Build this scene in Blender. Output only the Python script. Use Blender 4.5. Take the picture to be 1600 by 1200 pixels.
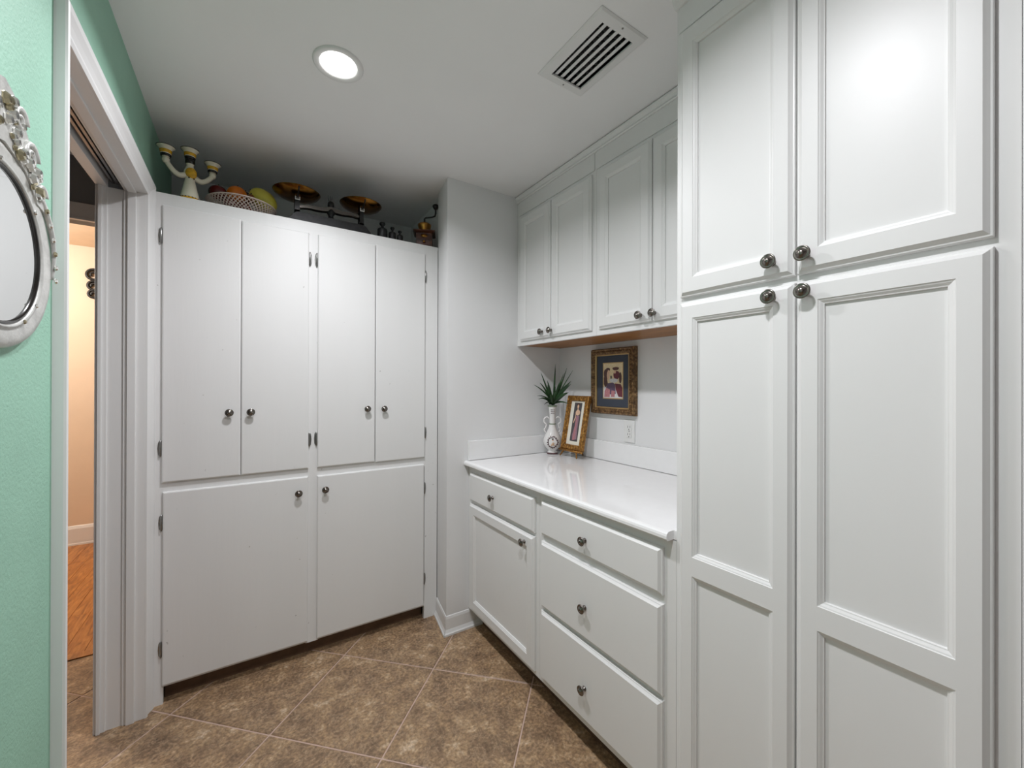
import bpy, bmesh, math, random
from math import sin, cos, pi, radians, sqrt
from mathutils import Vector, Matrix
random.seed(7)
for o in list(bpy.data.objects): bpy.data.objects.remove(o)
S = bpy.context.scene
C = S.collection

# ------------------------------------------------------------------ camera, light, exposure
cam = bpy.data.cameras.new('camera'); camo = bpy.data.objects.new('camera', cam); C.objects.link(camo)
cam.sensor_fit = 'HORIZONTAL'; cam.sensor_width = 36.0; cam.lens = 632.92 / 1600 * 36; cam.clip_start = 0.02
YAW, PITCH, ROLL = radians(33.19), radians(0.100), radians(0.161)
fw = Vector((sin(YAW) * cos(PITCH), cos(YAW) * cos(PITCH), sin(PITCH)))
rt = Vector((cos(YAW), -sin(YAW), 0)); up = rt.cross(fw)
r2 = rt * cos(ROLL) + up * sin(ROLL); u2 = -rt * sin(ROLL) + up * cos(ROLL)
M = Matrix((r2, u2, -fw)).transposed().to_4x4(); M.translation = (0, 0, 1.33)
camo.matrix_world = M
S.camera = camo

w = bpy.data.worlds.new('world'); S.world = w; w.use_nodes = True
w.node_tree.nodes['Background'].inputs[0].default_value = (0.93, 0.98, 1.09, 1)
w.node_tree.nodes['Background'].inputs[1].default_value = 0.0   # closed room: all light comes from its lamps
CAN_W = 11.0; CAN_S = 151
S.view_settings.view_transform = 'Standard'; S.view_settings.look = 'None'
S.view_settings.exposure = 0.46; S.view_settings.gamma = 1.0; S.view_settings.use_curve_mapping = False

# ------------------------------------------------------------------ key dimensions (metres)
CEIL = 2.435
XL = -0.338            # green wall face
XLB = -0.480           # its far face
XR = 1.667             # right wall face
YS = 1.992             # front of the wall beside the closet
YC = 2.20              # closet face frame
YB = 2.78              # wall behind the closet
XB = 1.022             # base cabinet and pantry face frame
XU = 1.34              # wall cabinet face frame
D0, D1, DH = 1.280, 2.145, 2.085   # pocket door opening (near, far, head)

# ------------------------------------------------------------------ helpers
def lin(c):
    return tuple(((v / 255) / 12.92 if v / 255 <= 0.04045 else ((v / 255 + 0.055) / 1.055) ** 2.4) for v in c)
def rgba(c): return lin(c) + (1,)
def new_mat(name):
    m = bpy.data.materials.new(name); m.use_nodes = True
    nt = m.node_tree
    return m, nt, nt.nodes['Principled BSDF']
def mat(name, col, rough=0.5, metal=0.0, var=0.04, vscale=6.0, bump=0.0, bscale=120.0, spec=0.5, coat=0.0, stretch=None, bdist=0.002):
    m, nt, b = new_mat(name)
    N, L = nt.nodes, nt.links
    b.inputs['Roughness'].default_value = rough; b.inputs['Metallic'].default_value = metal
    b.inputs['Specular IOR Level'].default_value = spec
    if coat: b.inputs['Coat Weight'].default_value = coat
    tc = N.new('ShaderNodeNewGeometry'); vec = tc.outputs['Position']
    if stretch:
        mp = N.new('ShaderNodeMapping'); L.new(vec, mp.inputs[0]); mp.inputs['Scale'].default_value = stretch; vec = mp.outputs[0]
    n = N.new('ShaderNodeTexNoise'); n.inputs['Scale'].default_value = vscale; n.inputs['Detail'].default_value = 4
    L.new(vec, n.inputs['Vector'])
    r = N.new('ShaderNodeValToRGB'); L.new(n.outputs['Fac'], r.inputs[0])
    c = lin(col)
    r.color_ramp.elements[0].position = 0.3; r.color_ramp.elements[1].position = 0.7
    r.color_ramp.elements[0].color = tuple(v * (1 - var) for v in c) + (1,)
    r.color_ramp.elements[1].color = tuple(min(1, v * (1 + var)) for v in c) + (1,)
    L.new(r.outputs[0], b.inputs['Base Color'])
    if bump:
        n2 = N.new('ShaderNodeTexNoise'); n2.inputs['Scale'].default_value = bscale; n2.inputs['Detail'].default_value = 3
        L.new(vec, n2.inputs['Vector'])
        bp = N.new('ShaderNodeBump'); bp.inputs['Strength'].default_value = bump; bp.inputs['Distance'].default_value = bdist
        L.new(n2.outputs['Fac'], bp.inputs['Height']); L.new(bp.outputs[0], b.inputs['Normal'])
    return m
def ramp_mat(name, stops, scale, rough, detail=8, dist=0.0, stretch=None, bump=0.0, metal=0.0, randomise=False, rot=0.0, n_rough=0.6):
    m, nt, b = new_mat(name); N, L = nt.nodes, nt.links
    b.inputs['Roughness'].default_value = rough; b.inputs['Metallic'].default_value = metal
    g = N.new('ShaderNodeNewGeometry'); vec = g.outputs['Position']
    if randomise:
        oi = N.new('ShaderNodeObjectInfo')
        mul = N.new('ShaderNodeMath'); mul.operation = 'MULTIPLY'; mul.inputs[1].default_value = 37.0
        L.new(oi.outputs['Random'], mul.inputs[0])
        add = N.new('ShaderNodeVectorMath'); add.operation = 'ADD'
        L.new(vec, add.inputs[0]); L.new(mul.outputs[0], add.inputs[1]); vec = add.outputs[0]
    mp = N.new('ShaderNodeMapping'); L.new(vec, mp.inputs[0])
    if stretch: mp.inputs['Scale'].default_value = stretch
    mp.inputs['Rotation'].default_value = (0, 0, rot)
    n = N.new('ShaderNodeTexNoise'); n.inputs['Scale'].default_value = scale; n.inputs['Detail'].default_value = detail
    n.inputs['Roughness'].default_value = n_rough
    n.inputs['Distortion'].default_value = dist
    L.new(mp.outputs[0], n.inputs['Vector'])
    r = N.new('ShaderNodeValToRGB'); L.new(n.outputs['Fac'], r.inputs[0])
    els = r.color_ramp.elements
    while len(els) < len(stops): els.new(0.5)
    for e, (p, c) in zip(els, stops): e.position = p; e.color = rgba(c)
    L.new(r.outputs[0], b.inputs['Base Color'])
    if bump:
        bp = N.new('ShaderNodeBump'); bp.inputs['Strength'].default_value = bump; bp.inputs['Distance'].default_value = 0.002
        L.new(n.outputs['Fac'], bp.inputs['Height']); L.new(bp.outputs[0], b.inputs['Normal'])
    return m, nt, r
def emis(name, col, st):
    m, nt, b = new_mat(name)
    b.inputs['Base Color'].default_value = (0.9, 0.9, 0.9, 1)
    b.inputs['Emission Color'].default_value = tuple(col) + (1,); b.inputs['Emission Strength'].default_value = st
    return m

def B(): return bmesh.new()
def box(bm, x0, x1, y0, y1, z0, z1, bev=0.0, mi=0):
    vs = [bm.verts.new(p) for p in ((x0,y0,z0),(x1,y0,z0),(x1,y1,z0),(x0,y1,z0),(x0,y0,z1),(x1,y0,z1),(x1,y1,z1),(x0,y1,z1))]
    fs = [bm.faces.new([vs[i] for i in f]) for f in ((3,2,1,0),(4,5,6,7),(0,1,5,4),(1,2,6,5),(2,3,7,6),(3,0,4,7))]
    for f in fs: f.material_index = mi
    if bev:
        es = list({e for f in fs for e in f.edges})
        bmesh.ops.bevel(bm, geom=es, offset=bev, segments=2, affect='EDGES', profile=0.6)
    return fs
def prism(bm, pts, d0, d1, axis='z', mi=0):
    # pts: 2-D outline, extruded along axis
    def P(a, b, d): return {'z': (a, b, d), 'y': (a, d, b), 'x': (d, a, b)}[axis]
    v0 = [bm.verts.new(P(a, b, d0)) for a, b in pts]; v1 = [bm.verts.new(P(a, b, d1)) for a, b in pts]
    n = len(pts); fs = [bm.faces.new(v0[::-1]), bm.faces.new(v1)]
    for i in range(n): fs.append(bm.faces.new((v0[i], v0[(i+1) % n], v1[(i+1) % n], v1[i])))
    for f in fs: f.material_index = mi
def lathe(bm, prof, o=(0,0,0), axis='z', seg=24, mi=0, smooth=True, sx=1, sy=1):
    rings = []
    for r, h in prof:
        ring = []
        if r < 1e-6:
            p = {'z': (0,0,h), 'x': (h,0,0), 'y': (0,h,0)}[axis]
            ring = [bm.verts.new(Vector(o) + Vector(p))]
        else:
            for i in range(seg):
                a = 2*pi*i/seg; ca, sa = r*cos(a)*sx, r*sin(a)*sy
                p = {'z': (ca,sa,h), 'x': (h,ca,sa), 'y': (ca,h,sa)}[axis]
                ring.append(bm.verts.new(Vector(o) + Vector(p)))
        rings.append(ring)
    for A, Bq in zip(rings, rings[1:]):
        for i in range(seg):
            j = (i+1) % seg
            if len(A) == 1 and len(Bq) == 1: continue
            if len(A) == 1: f = bm.faces.new((A[0], Bq[i], Bq[j]))
            elif len(Bq) == 1: f = bm.faces.new((A[i], A[j], Bq[0]))
            else: f = bm.faces.new((A[i], A[j], Bq[j], Bq[i]))
            f.smooth = smooth; f.material_index = mi
    for R in (rings[0], rings[-1]):
        if len(R) > 1:
            try:
                f = bm.faces.new(R); f.material_index = mi
            except ValueError: pass
def tube(bm, pts, rad, seg=10, mi=0, closed=False, flat=None):
    pts = [Vector(p) for p in pts]; n = len(pts)
    rads = rad if isinstance(rad, (list, tuple)) else [rad]*n
    rings = []; prev = None
    for i, p in enumerate(pts):
        a = pts[(i-1) % n] if (closed or i > 0) else p; b = pts[(i+1) % n] if (closed or i < n-1) else p
        t = (b - a).normalized()
        if prev is None:
            ref = Vector((0,0,1)) if abs(t.z) < 0.9 else Vector((1,0,0))
            nx = t.cross(ref).normalized()
        else:
            nx = (prev - t * prev.dot(t)).normalized()
        prev = nx; ny = t.cross(nx)
        rings.append([bm.verts.new(p + (nx*cos(2*pi*k/seg) + ny*sin(2*pi*k/seg)) * rads[i]) for k in range(seg)])
    m = n if closed else n-1
    for i in range(m):
        A, Bq = rings[i], rings[(i+1) % n]
        for k in range(seg):
            f = bm.faces.new((A[k], A[(k+1) % seg], Bq[(k+1) % seg], Bq[k])); f.smooth = True; f.material_index = mi
    if not closed:
        for R in (rings[0], rings[-1]):
            f = bm.faces.new(R); f.material_index = mi
def ball(bm, c, r, u=16, v=10, s=(1,1,1), mi=0, rot=None):
    g = bmesh.ops.create_uvsphere(bm, u_segments=u, v_segments=v, radius=r)
    T = Matrix.Translation(c) @ (rot.to_4x4() if rot else Matrix.Identity(4)) @ Matrix.Diagonal((*s, 1))
    bmesh.ops.transform(bm, matrix=T, verts=g['verts'])
    for vv in g['verts']:
        for f in vv.link_faces: f.smooth = True; f.material_index = mi
def obj(name, bm, mats, parent=None, label=None, kind=None, origin=None, fix=True):
    if fix: bmesh.ops.recalc_face_normals(bm, faces=bm.faces)
    co = [v.co for v in bm.verts]
    if origin is None:
        origin = Vector(((min(c.x for c in co)+max(c.x for c in co))/2, (min(c.y for c in co)+max(c.y for c in co))/2, min(c.z for c in co)))
    origin = Vector(origin)
    for v in bm.verts: v.co -= origin
    me = bpy.data.meshes.new(name); bm.to_mesh(me); bm.free()
    for m in (mats if isinstance(mats, (list, tuple)) else [mats]): me.materials.append(m)
    o = bpy.data.objects.new(name, me); C.objects.link(o)
    attach(o, parent, origin)
    if label: o['label'] = label
    if kind: o['kind'] = kind
    return o
WL = {}
def attach(o, parent, wloc):
    wloc = Vector(wloc); WL[o.name] = wloc
    if parent is None: o.location = wloc
    else: o.parent = parent; o.location = wloc - WL[parent.name]
def inst(name, src, parent, wloc):
    o = bpy.data.objects.new(name, src); C.objects.link(o); attach(o, parent, wloc); return o
def thing(name, loc, label, cat, group=None):
    o = bpy.data.objects.new(name, None); C.objects.link(o); o.empty_display_size = 0.05
    attach(o, None, loc); return tag(o, label, cat, group)
def tag(o, label, cat, group=None):
    o['label'] = label; o['category'] = cat
    if group: o['group'] = group
    return o
def struct(name, bm, mats, **k):
    return obj(name, bm, mats, kind='structure', **k)

# ------------------------------------------------------------------ materials
WHITE = mat('white cabinet paint', (229, 229, 228), 0.38, var=0.012, vscale=3, bump=0.05, bscale=60)
OLDWHITE = mat('brushed white closet paint', (228, 228, 227), 0.42, var=0.02, vscale=4, bump=0.16, bscale=60, stretch=(1, 1, 0.12))
WALLW = mat('white wall paint', (229, 229, 229), 0.6, var=0.012, vscale=3, bump=0.10, bscale=110)
CEILW = mat('white ceiling paint', (242, 242, 242), 0.75, var=0.015, vscale=3, bump=0.06, bscale=90)
TRIMW = mat('white trim paint', (229, 229, 228), 0.35, var=0.012, vscale=5, bump=0.05, bscale=50, stretch=(1, 1, 0.2))
GREEN = mat('mint green wall paint', (152, 197, 175), 0.55, var=0.03, vscale=8, bump=0.35, bscale=170, bdist=0.003)
GREYW = mat('grey hall paint', (140, 144, 147), 0.6, var=0.02)
PEACH = mat('peach wall paint', (226, 204, 180), 0.6, var=0.02, bump=0.08)
QUARTZ = mat('white quartz', (240, 240, 240), 0.05, var=0.012, vscale=30)
PEWTER = mat('antique pewter metal', (126, 121, 116), 0.24, metal=1.0, var=0.15, vscale=120)
CHROME = mat('worn chrome', (150, 150, 148), 0.28, metal=1.0, var=0.1, vscale=90)
DARK = mat('dark outlet slot', (30, 26, 23), 0.8, var=0.1)
DUCTM = mat('dull duct metal', (96, 96, 96), 0.6, var=0.1)
TOEB = mat('brown wood toe kick', (96, 71, 52), 0.7, var=0.2, vscale=20)
GROUT = mat('pinkish grout', (196, 170, 156), 0.85, var=0.08, vscale=40, bump=0.2)
IRON = mat('cast iron', (42, 42, 43), 0.48, metal=0.6, var=0.25, vscale=60, bump=0.2, bscale=200)
BLACKM = mat('black enamel', (18, 17, 17), 0.4, var=0.1)
BRASS = mat('aged brass', (176, 126, 62), 0.28, metal=1.0, var=0.28, vscale=22)
STEEL = mat('steel track', (150, 152, 154), 0.3, metal=1.0)
BEAM = mat('dull polished beam', (96, 92, 88), 0.25, metal=1.0, var=0.2)
TILE, tnt, tr = ramp_mat('mottled brown stone tile', [(0.28, (80, 62, 47)), (0.40, (118, 95, 73)), (0.49, (142, 116, 90)), (0.55, (160, 131, 98)), (0.62, (190, 166, 139)), (0.74, (222, 204, 182))],
                         9.0, 0.42, detail=15, dist=0.25, randomise=True, bump=0.3, n_rough=0.80)
# pale veins over the mottling
_N, _L = tnt.nodes, tnt.links
_g = _N.new('ShaderNodeNewGeometry'); _n = _N.new('ShaderNodeTexNoise'); _n.inputs['Scale'].default_value = 11; _n.inputs['Detail'].default_value = 14; _n.inputs['Roughness'].default_value = 0.72; _n.inputs['Distortion'].default_value = 0.6
_L.new(_g.outputs['Position'], _n.inputs['Vector'])
_s = _N.new('ShaderNodeMath'); _s.operation = 'SUBTRACT'; _s.inputs[1].default_value = 0.5; _L.new(_n.outputs['Fac'], _s.inputs[0])
_a = _N.new('ShaderNodeMath'); _a.operation = 'ABSOLUTE'; _L.new(_s.outputs[0], _a.inputs[0])
_r = _N.new('ShaderNodeMapRange'); _r.inputs[1].default_value = 0.0; _r.inputs[2].default_value = 0.02; _r.inputs[3].default_value = 0.5; _r.inputs[4].default_value = 0.0
_L.new(_a.outputs[0], _r.inputs[0])
_m = _N.new('ShaderNodeMix'); _m.data_type = 'RGBA'; _m.inputs[7].default_value = rgba((188, 162, 132))
_L.new(_r.outputs[0], _m.inputs[0]); _L.new(tr.outputs[0], _m.inputs[6]); 
_f = _N.new('ShaderNodeTexNoise'); _f.inputs['Scale'].default_value = 85; _f.inputs['Detail'].default_value = 5; _L.new(_g.outputs['Position'], _f.inputs['Vector'])
_fr = _N.new('ShaderNodeMapRange'); _fr.inputs[1].default_value = 0.36; _fr.inputs[2].default_value = 0.66; _fr.inputs[3].default_value = 0.74; _fr.inputs[4].default_value = 1.30; _L.new(_f.outputs['Fac'], _fr.inputs[0])
_fm = _N.new('ShaderNodeVectorMath'); _fm.operation = 'SCALE'; _L.new(_m.outputs[2], _fm.inputs[0]); _L.new(_fr.outputs[0], _fm.inputs['Scale'])
_L.new(_fm.outputs[0], _N['Principled BSDF'].inputs['Base Color'])
OAK, *_ = ramp_mat('golden oak planks', [(0.3, (120, 72, 30)), (0.5, (168, 108, 48)), (0.7, (196, 138, 74))], 6, 0.35, stretch=(7, 0.9, 1), randomise=True, dist=1.2)
CABWOOD, *_ = ramp_mat('brown cabinet underside', [(0.3, (128, 82, 40)), (0.6, (160, 108, 58)), (0.8, (178, 126, 72))], 5, 0.45, stretch=(8, 1, 1), dist=0.5)
GOLD, *_ = ramp_mat('carved gilt frame', [(0.3, (74, 48, 22)), (0.5, (150, 104, 46)), (0.7, (206, 158, 84))], 90, 0.42, bump=1.0, metal=0.55)
BRONZEF, *_ = ramp_mat('carved bronze frame', [(0.3, (58, 42, 28)), (0.5, (112, 84, 54)), (0.72, (176, 142, 98))], 80, 0.45, bump=1.0, metal=0.45)
GILTLIP = mat('gilt lip', (190, 160, 112), 0.35, metal=0.6, var=0.1)
NAVY = mat('navy mat board', (58, 64, 76), 0.7, var=0.03)
CREAM = mat('cream mat board', (232, 228, 214), 0.7, var=0.01)
CERAM = mat('glazed cream ceramic', (226, 220, 200), 0.15, var=0.03, coat=0.3)
CERAW = mat('glazed white ceramic', (232, 230, 228), 0.14, var=0.03, coat=0.3)
BASKET = mat('pale pink woven ceramic', (206, 190, 180), 0.3, var=0.05)
YGLAZE = mat('yellow glaze', (214, 164, 34), 0.2, var=0.25, vscale=90)
BLKGL = mat('black glaze', (20, 16, 14), 0.18, var=0.1)
SILVER = mat('antique silver leaf', (200, 200, 196), 0.34, metal=0.3, var=0.18, vscale=30, bump=0.35, bscale=160)
GEM = mat('clear crystal gem', (236, 236, 232), 0.06, metal=0.85, var=0.1)
GEMY = mat('smoky crystal gem', (176, 168, 140), 0.08, metal=0.8, var=0.2)
GLASSM = mat('mirror glass', (232, 234, 234), 0.01, metal=1.0, var=0.0)
WALNUT, *_ = ramp_mat('dark walnut', [(0.3, (48, 22, 12)), (0.6, (92, 46, 26)), (0.8, (116, 62, 36))], 14, 0.3, stretch=(1, 1, 5))
LEAF, *_ = ramp_mat('dark green leaf', [(0.3, (16, 38, 18)), (0.6, (36, 74, 32)), (0.8, (70, 108, 48))], 18, 0.4)
PLASTIC = mat('white outlet plastic', (226, 226, 224), 0.3, var=0.01)

_nt = OLDWHITE.node_tree; _b = _nt.nodes['Principled BSDF']; _src = _b.inputs['Base Color'].links[0].from_socket
_g2 = _nt.nodes.new('ShaderNodeNewGeometry'); _n2 = _nt.nodes.new('ShaderNodeTexNoise'); _n2.inputs['Scale'].default_value = 38; _n2.inputs['Detail'].default_value = 2
_nt.links.new(_g2.outputs['Position'], _n2.inputs['Vector'])
_mr = _nt.nodes.new('ShaderNodeMapRange'); _mr.inputs[1].default_value = 0.745; _mr.inputs[2].default_value = 0.80; _mr.inputs[4].default_value = 0.5
_nt.links.new(_n2.outputs['Fac'], _mr.inputs[0])
_mx = _nt.nodes.new('ShaderNodeMix'); _mx.data_type = 'RGBA'; _mx.inputs[7].default_value = rgba((120, 116, 110))
_nt.links.new(_mr.outputs[0], _mx.inputs[0]); _nt.links.new(_src, _mx.inputs[6]); _nt.links.new(_mx.outputs[2], _b.inputs['Base Color'])

# ------------------------------------------------------------------ floor
bm = B(); box(bm, -2.4, 1.80, -2.5, 2.80, -0.06, -0.0025)
floor = struct('floor', bm, GROUT, origin=(0, 0, 0))
T_P, T_G = 0.466, 0.0055
T_O = (0.405, 2.118)
RECT = (-1.75, XR, -2.35, 2.795)
def clip(poly, R):
    for ax, lim, sgn in ((0, R[0], 1), (0, R[1], -1), (1, R[2], 1), (1, R[3], -1)):
        out = []
        for i in range(len(poly)):
            a, b = poly[i], poly[(i+1) % len(poly)]
            da, db = sgn*(a[ax]-lim), sgn*(b[ax]-lim)
            if da >= 0: out.append(a)
            if (da >= 0) != (db >= 0):
                t = da/(da-db); out.append((a[0]+(b[0]-a[0])*t, a[1]+(b[1]-a[1])*t))
        poly = out
        if not poly: return []
    return poly
def tile_bm(poly):
    bm = B(); n = len(poly)
    cx = sum(p[0] for p in poly)/n; cy = sum(p[1] for p in poly)/n
    def ins(d): return [(p[0]+(cx-p[0])*d, p[1]+(cy-p[1])*d) for p in poly]
    rings = [[bm.verts.new((x, y, z)) for x, y in pp] for pp, z in ((poly, -0.02), (poly, -0.0016), (ins(0.012), 0.0))]
    for a, b in zip(rings, rings[1:]):
        for i in range(n): bm.faces.new((a[i], a[(i+1) % n], b[(i+1) % n], b[i]))
    bm.faces.new(rings[-1]); bm.faces.new(rings[0][::-1])
    return bm
h = T_P / sqrt(2); hh = (T_P - T_G) / sqrt(2)
full = None
for i in range(-9, 13):
    for j in range(-12, 9):
        cx = T_O[0] + (i + j) * h; cy = T_O[1] + (j - i) * h
        # tile centre: half a pitch along each lattice direction from a joint crossing
        cx += h; 
        poly = [(cx - hh, cy), (cx, cy - hh), (cx + hh, cy), (cx, cy + hh)]
        c = clip(poly, RECT)
        if len(c) < 3: continue
        A = abs(sum(c[k][0]*c[(k+1) % len(c)][1] - c[(k+1) % len(c)][0]*c[k][1] for k in range(len(c)))) / 2
        if A < 0.0006: continue
        if A > 0.999 * 2 * hh * hh:
            if full is None:
                t = obj('tile', tile_bm(poly), TILE, floor, origin=(cx, cy, 0)); full = t.data
            else: inst('tile', full, floor, (cx, cy, 0))
        else: obj('tile', tile_bm(c), TILE, floor, origin=(cx, cy, 0))

# oak floor of the room beyond the hall
bm = B(); box(bm, -3.2, -0.2, 2.80, 4.9, -0.06, -0.004)
oakf = struct('floor', bm, TOEB, origin=(-1.2, 3.8, 0))
pw = 0.083
for k in range(18):
    x0 = -2.0 + k * pw; y = 2.84 - random.random() * 0.5
    while y < 4.76:
        ln = random.uniform(0.55, 1.0); a, b = max(2.84, y), min(4.76, y + ln); y += ln
        if b - a < 0.02: continue
        bm = B(); box(bm, x0 + 0.0006, x0 + pw - 0.0006, a + 0.0006, b - 0.0006, -0.004, 0.0, bev=0.0012)
        obj('plank', bm, OAK, oakf)
bm = B(); box(bm, -2.0, -0.56, 2.785, 2.84, 0.0, 0.006, bev=0.002)
struct('trim_1', bm, OAK)['label'] = 'oak threshold strip between tile and planks'

# ------------------------------------------------------------------ ceiling with register hole
VX0, VX1, VY0, VY1 = 0.897, 1.034, 0.877, 1.122
bm = B(); zt = CEIL + 0.12
box(bm, -2.4, VX0, -2.5, 2.9, CEIL, zt); box(bm, VX1, 1.80, -2.5, 2.9, CEIL, zt)
box(bm, VX0, VX1, -2.5, VY0, CEIL, zt); box(bm, VX0, VX1, VY1, 2.9, CEIL, zt)
bmesh.ops.remove_doubles(bm, verts=bm.verts, dist=1e-5)
struct('ceiling', bm, CEILW, fix=False)
bm = B(); box(bm, -3.2, -0.2, 2.9, 4.9, 2.47, 2.55); struct('ceiling', bm, mat('warm ceiling paint', (232, 206, 174), 0.7))

# ------------------------------------------------------------------ walls
bm = B()
for y0, y1, z0 in ((0.45, D0 - 0.015, 0), (D0 - 0.015, D1 + 0.015, 2.14), (D1 + 0.015, YB, 0)):
    for f in box(bm, XLB, XL, y0, y1, z0, CEIL):
        if abs(f.calc_center_median().x - XL) < 1e-4: f.material_index = 1
struct('wall_left', bm, [GREYW, GREEN], fix=False)
bm = B(); box(bm, XLB, XL, -2.4, 0.45, 0, CEIL); struct('wall_left_added_white', bm, WALLW)  # unseen stretch, made white instead of green to cut green bounce light
bm = B(); box(bm, XL, XL + 0.018, 0.39, 0.47, 0, CEIL - 0.001, bev=0.003); struct('trim_8_added', bm, TRIMW)  # made-up strip, added to cover the joint between green and white wall
bm = B(); box(bm, XLB, 1.80, YB, YB + 0.1, 0, CEIL); struct('wall_back', bm, WALLW)
bm = B(); prism(bm, [(0.890, YS), (XR, YS), (XR, YB), (0.966, YB), (0.966, YC + 0.004), (0.925, YC)], 0, CEIL); struct('wall_stub', bm, WALLW)
bm = B(); box(bm, XR, 1.80, -2.4, YB, 0, CEIL); struct('wall_right', bm, WALLW)
bm = B(); box(bm, XL, XR, -2.4, -2.3, 0, CEIL); struct('wall_front', bm, WALLW)
# small hall behind the pocket door and the room beyond
bm = B(); box(bm, -1.75, -1.65, 0.4, 2.80, 0, CEIL); struct('wall_hall', bm, GREYW)
bm = B(); box(bm, -1.65, XLB, 0.4, 0.5, 0, CEIL); struct('wall_hall_near', bm, GREYW)
bm = B()
box(bm, -3.2, -1.5, 2.80, 2.88, 0, CEIL); box(bm, -1.5, -0.56, 2.80, 2.88, 2.125, CEIL); box(bm, -0.56, XLB, 2.80, 2.88, 0, CEIL)
struct('wall_hall_far', bm, GREYW)
bm = B()
box(bm, -1.575, -0.52, 2.782, 2.80, 2.13, 2.205, bev=0.003); box(bm, -1.575, -0.52, 2.776, 2.80, 2.122, 2.134, bev=0.002)
struct('trim_2', bm, TRIMW)
bm = B(); box(bm, -3.2, -0.2, 4.76, 4.86, 0, 2.47)
box(bm, -3.2, -3.1, 2.88, 4.76, 0, 2.47); box(bm, -0.3, -0.2, 2.88, 4.76, 0, 2.47)
struct('wall_peach', bm, PEACH)
def profile_run(bm, prof, p0, p1, nrm, m0=0.0, m1=0.0):
    # profile (out, z) extruded from p0 to p1 (x,y); m0/m1 mitre factors
    d = Vector((p1[0]-p0[0], p1[1]-p0[1])).normalized()
    A = [bm.verts.new((p0[0]+nrm[0]*o - d.x*o*m0, p0[1]+nrm[1]*o - d.y*o*m0, z)) for o, z in prof]
    Bv = [bm.verts.new((p1[0]+nrm[0]*o + d.x*o*m1, p1[1]+nrm[1]*o + d.y*o*m1, z)) for o, z in prof]
    n = len(prof)
    for i in range(n): bm.faces.new((A[i], A[(i+1) % n], Bv[(i+1) % n], Bv[i]))
    bm.faces.new(A[::-1]); bm.faces.new(Bv)
bm = B(); profile_run(bm, [(0, 0), (0.016, 0), (0.016, 0.012), (0.013, 0.02), (0.013, 0.135), (0.006, 0.155), (0, 0.16)], (-3.1, 4.76), (-0.3, 4.76), (0, -1))
struct('baseboard_peach', bm, TRIMW)
# cove baseboard that turns the stub corner
BP = [(0, 0), (0.019, 0), (0.019, 0.010), (0.014, 0.016), (0.008, 0.03), (0.007, 0.06), (0.006, 0.085), (0.003, 0.097), (0, 0.1)]
bm = B(); profile_run(bm, BP, (0.9245, YC - 0.001), (0.890, YS), (-1, 0), 0, 1); profile_run(bm, BP, (0.890, YS), (1.10, YS), (0, -1), 1, 0)
struct('baseboard_stub', bm, TRIMW)

# ------------------------------------------------------------------ pocket door opening
CASP = [(0, 0), (0, 0.006), (0.008, 0.010), (0.013, 0.007), (0.019, 0.008), (0.030, 0.013), (0.042, 0.020), (0.051, 0.0225), (0.056, 0.021), (0.058, 0.017), (0.058, 0)]
def casing(name, xw, sgn):
    bm = B(); rings = []
    for (yy, zz, sy, sz) in ((D0, 0, -1, 0), (D0, DH, -1, 1), (D1, DH, 1, 1), (D1, 0, 1, 0)):
        rings.append([bm.verts.new((xw + sgn*v, yy + sy*u, zz + sz*u)) for u, v in CASP])
    n = len(CASP)
    for a, b in zip(rings, rings[1:]):
        for i in range(n): bm.faces.new((a[i], a[(i+1) % n], b[(i+1) % n], b[i]))
    bm.faces.new(rings[0]); bm.faces.new(rings[-1][::-1])
    return struct(name, bm, TRIMW)
casing('trim_3', XL, 1)
casing('trim_4', XLB, -0.5)
bm = B()   # split jambs with the slot the door slides in
for x0, x1 in ((XL - 0.066, XL), (XLB, -0.45)):
    box(bm, x0, x1, D1, D1 + 0.015, 0, DH, bev=0.0015); box(bm, x0, x1, D0 - 0.015, D0, 0, DH, bev=0.0015)
    box(bm, x0, x1, D0 - 0.015, D1 + 0.015, DH, 2.14, bev=0.0015)
box(bm, -0.392, -0.366, D1 - 0.008, D1, 0, DH, bev=0.002); box(bm, -0.392, -0.366, D0, D1, DH - 0.008, DH, bev=0.002)
box(bm, -0.475, -0.463, D1 - 0.008, D1, 0, DH, bev=0.002)
box(bm, -0.451, -0.403, D1 + 0.006, D1 + 0.0148, 0, DH)
jamb = struct('trim_5', bm, TRIMW)
bm = B(); box(bm, -0.449, -0.405, D0 - 0.01, D1 + 0.01, 2.134, 2.1395)
obj('slot_lining', bm, TOEB, jamb)
bm = B(); box(bm, -0.438, -0.434, D0, D1, 2.10, 2.134); box(bm, -0.420, -0.416, D0, D1, 2.10, 2.134); box(bm, -0.438, -0.416, D0, D1, 2.128, 2.134)
box(bm, -0.434, -0.430, D0, D1, 2.10, 2.104); box(bm, -0.424, -0.420, D0, D1, 2.10, 2.104)
obj('door_track', bm, STEEL, jamb, label='metal sliding door track')

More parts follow.
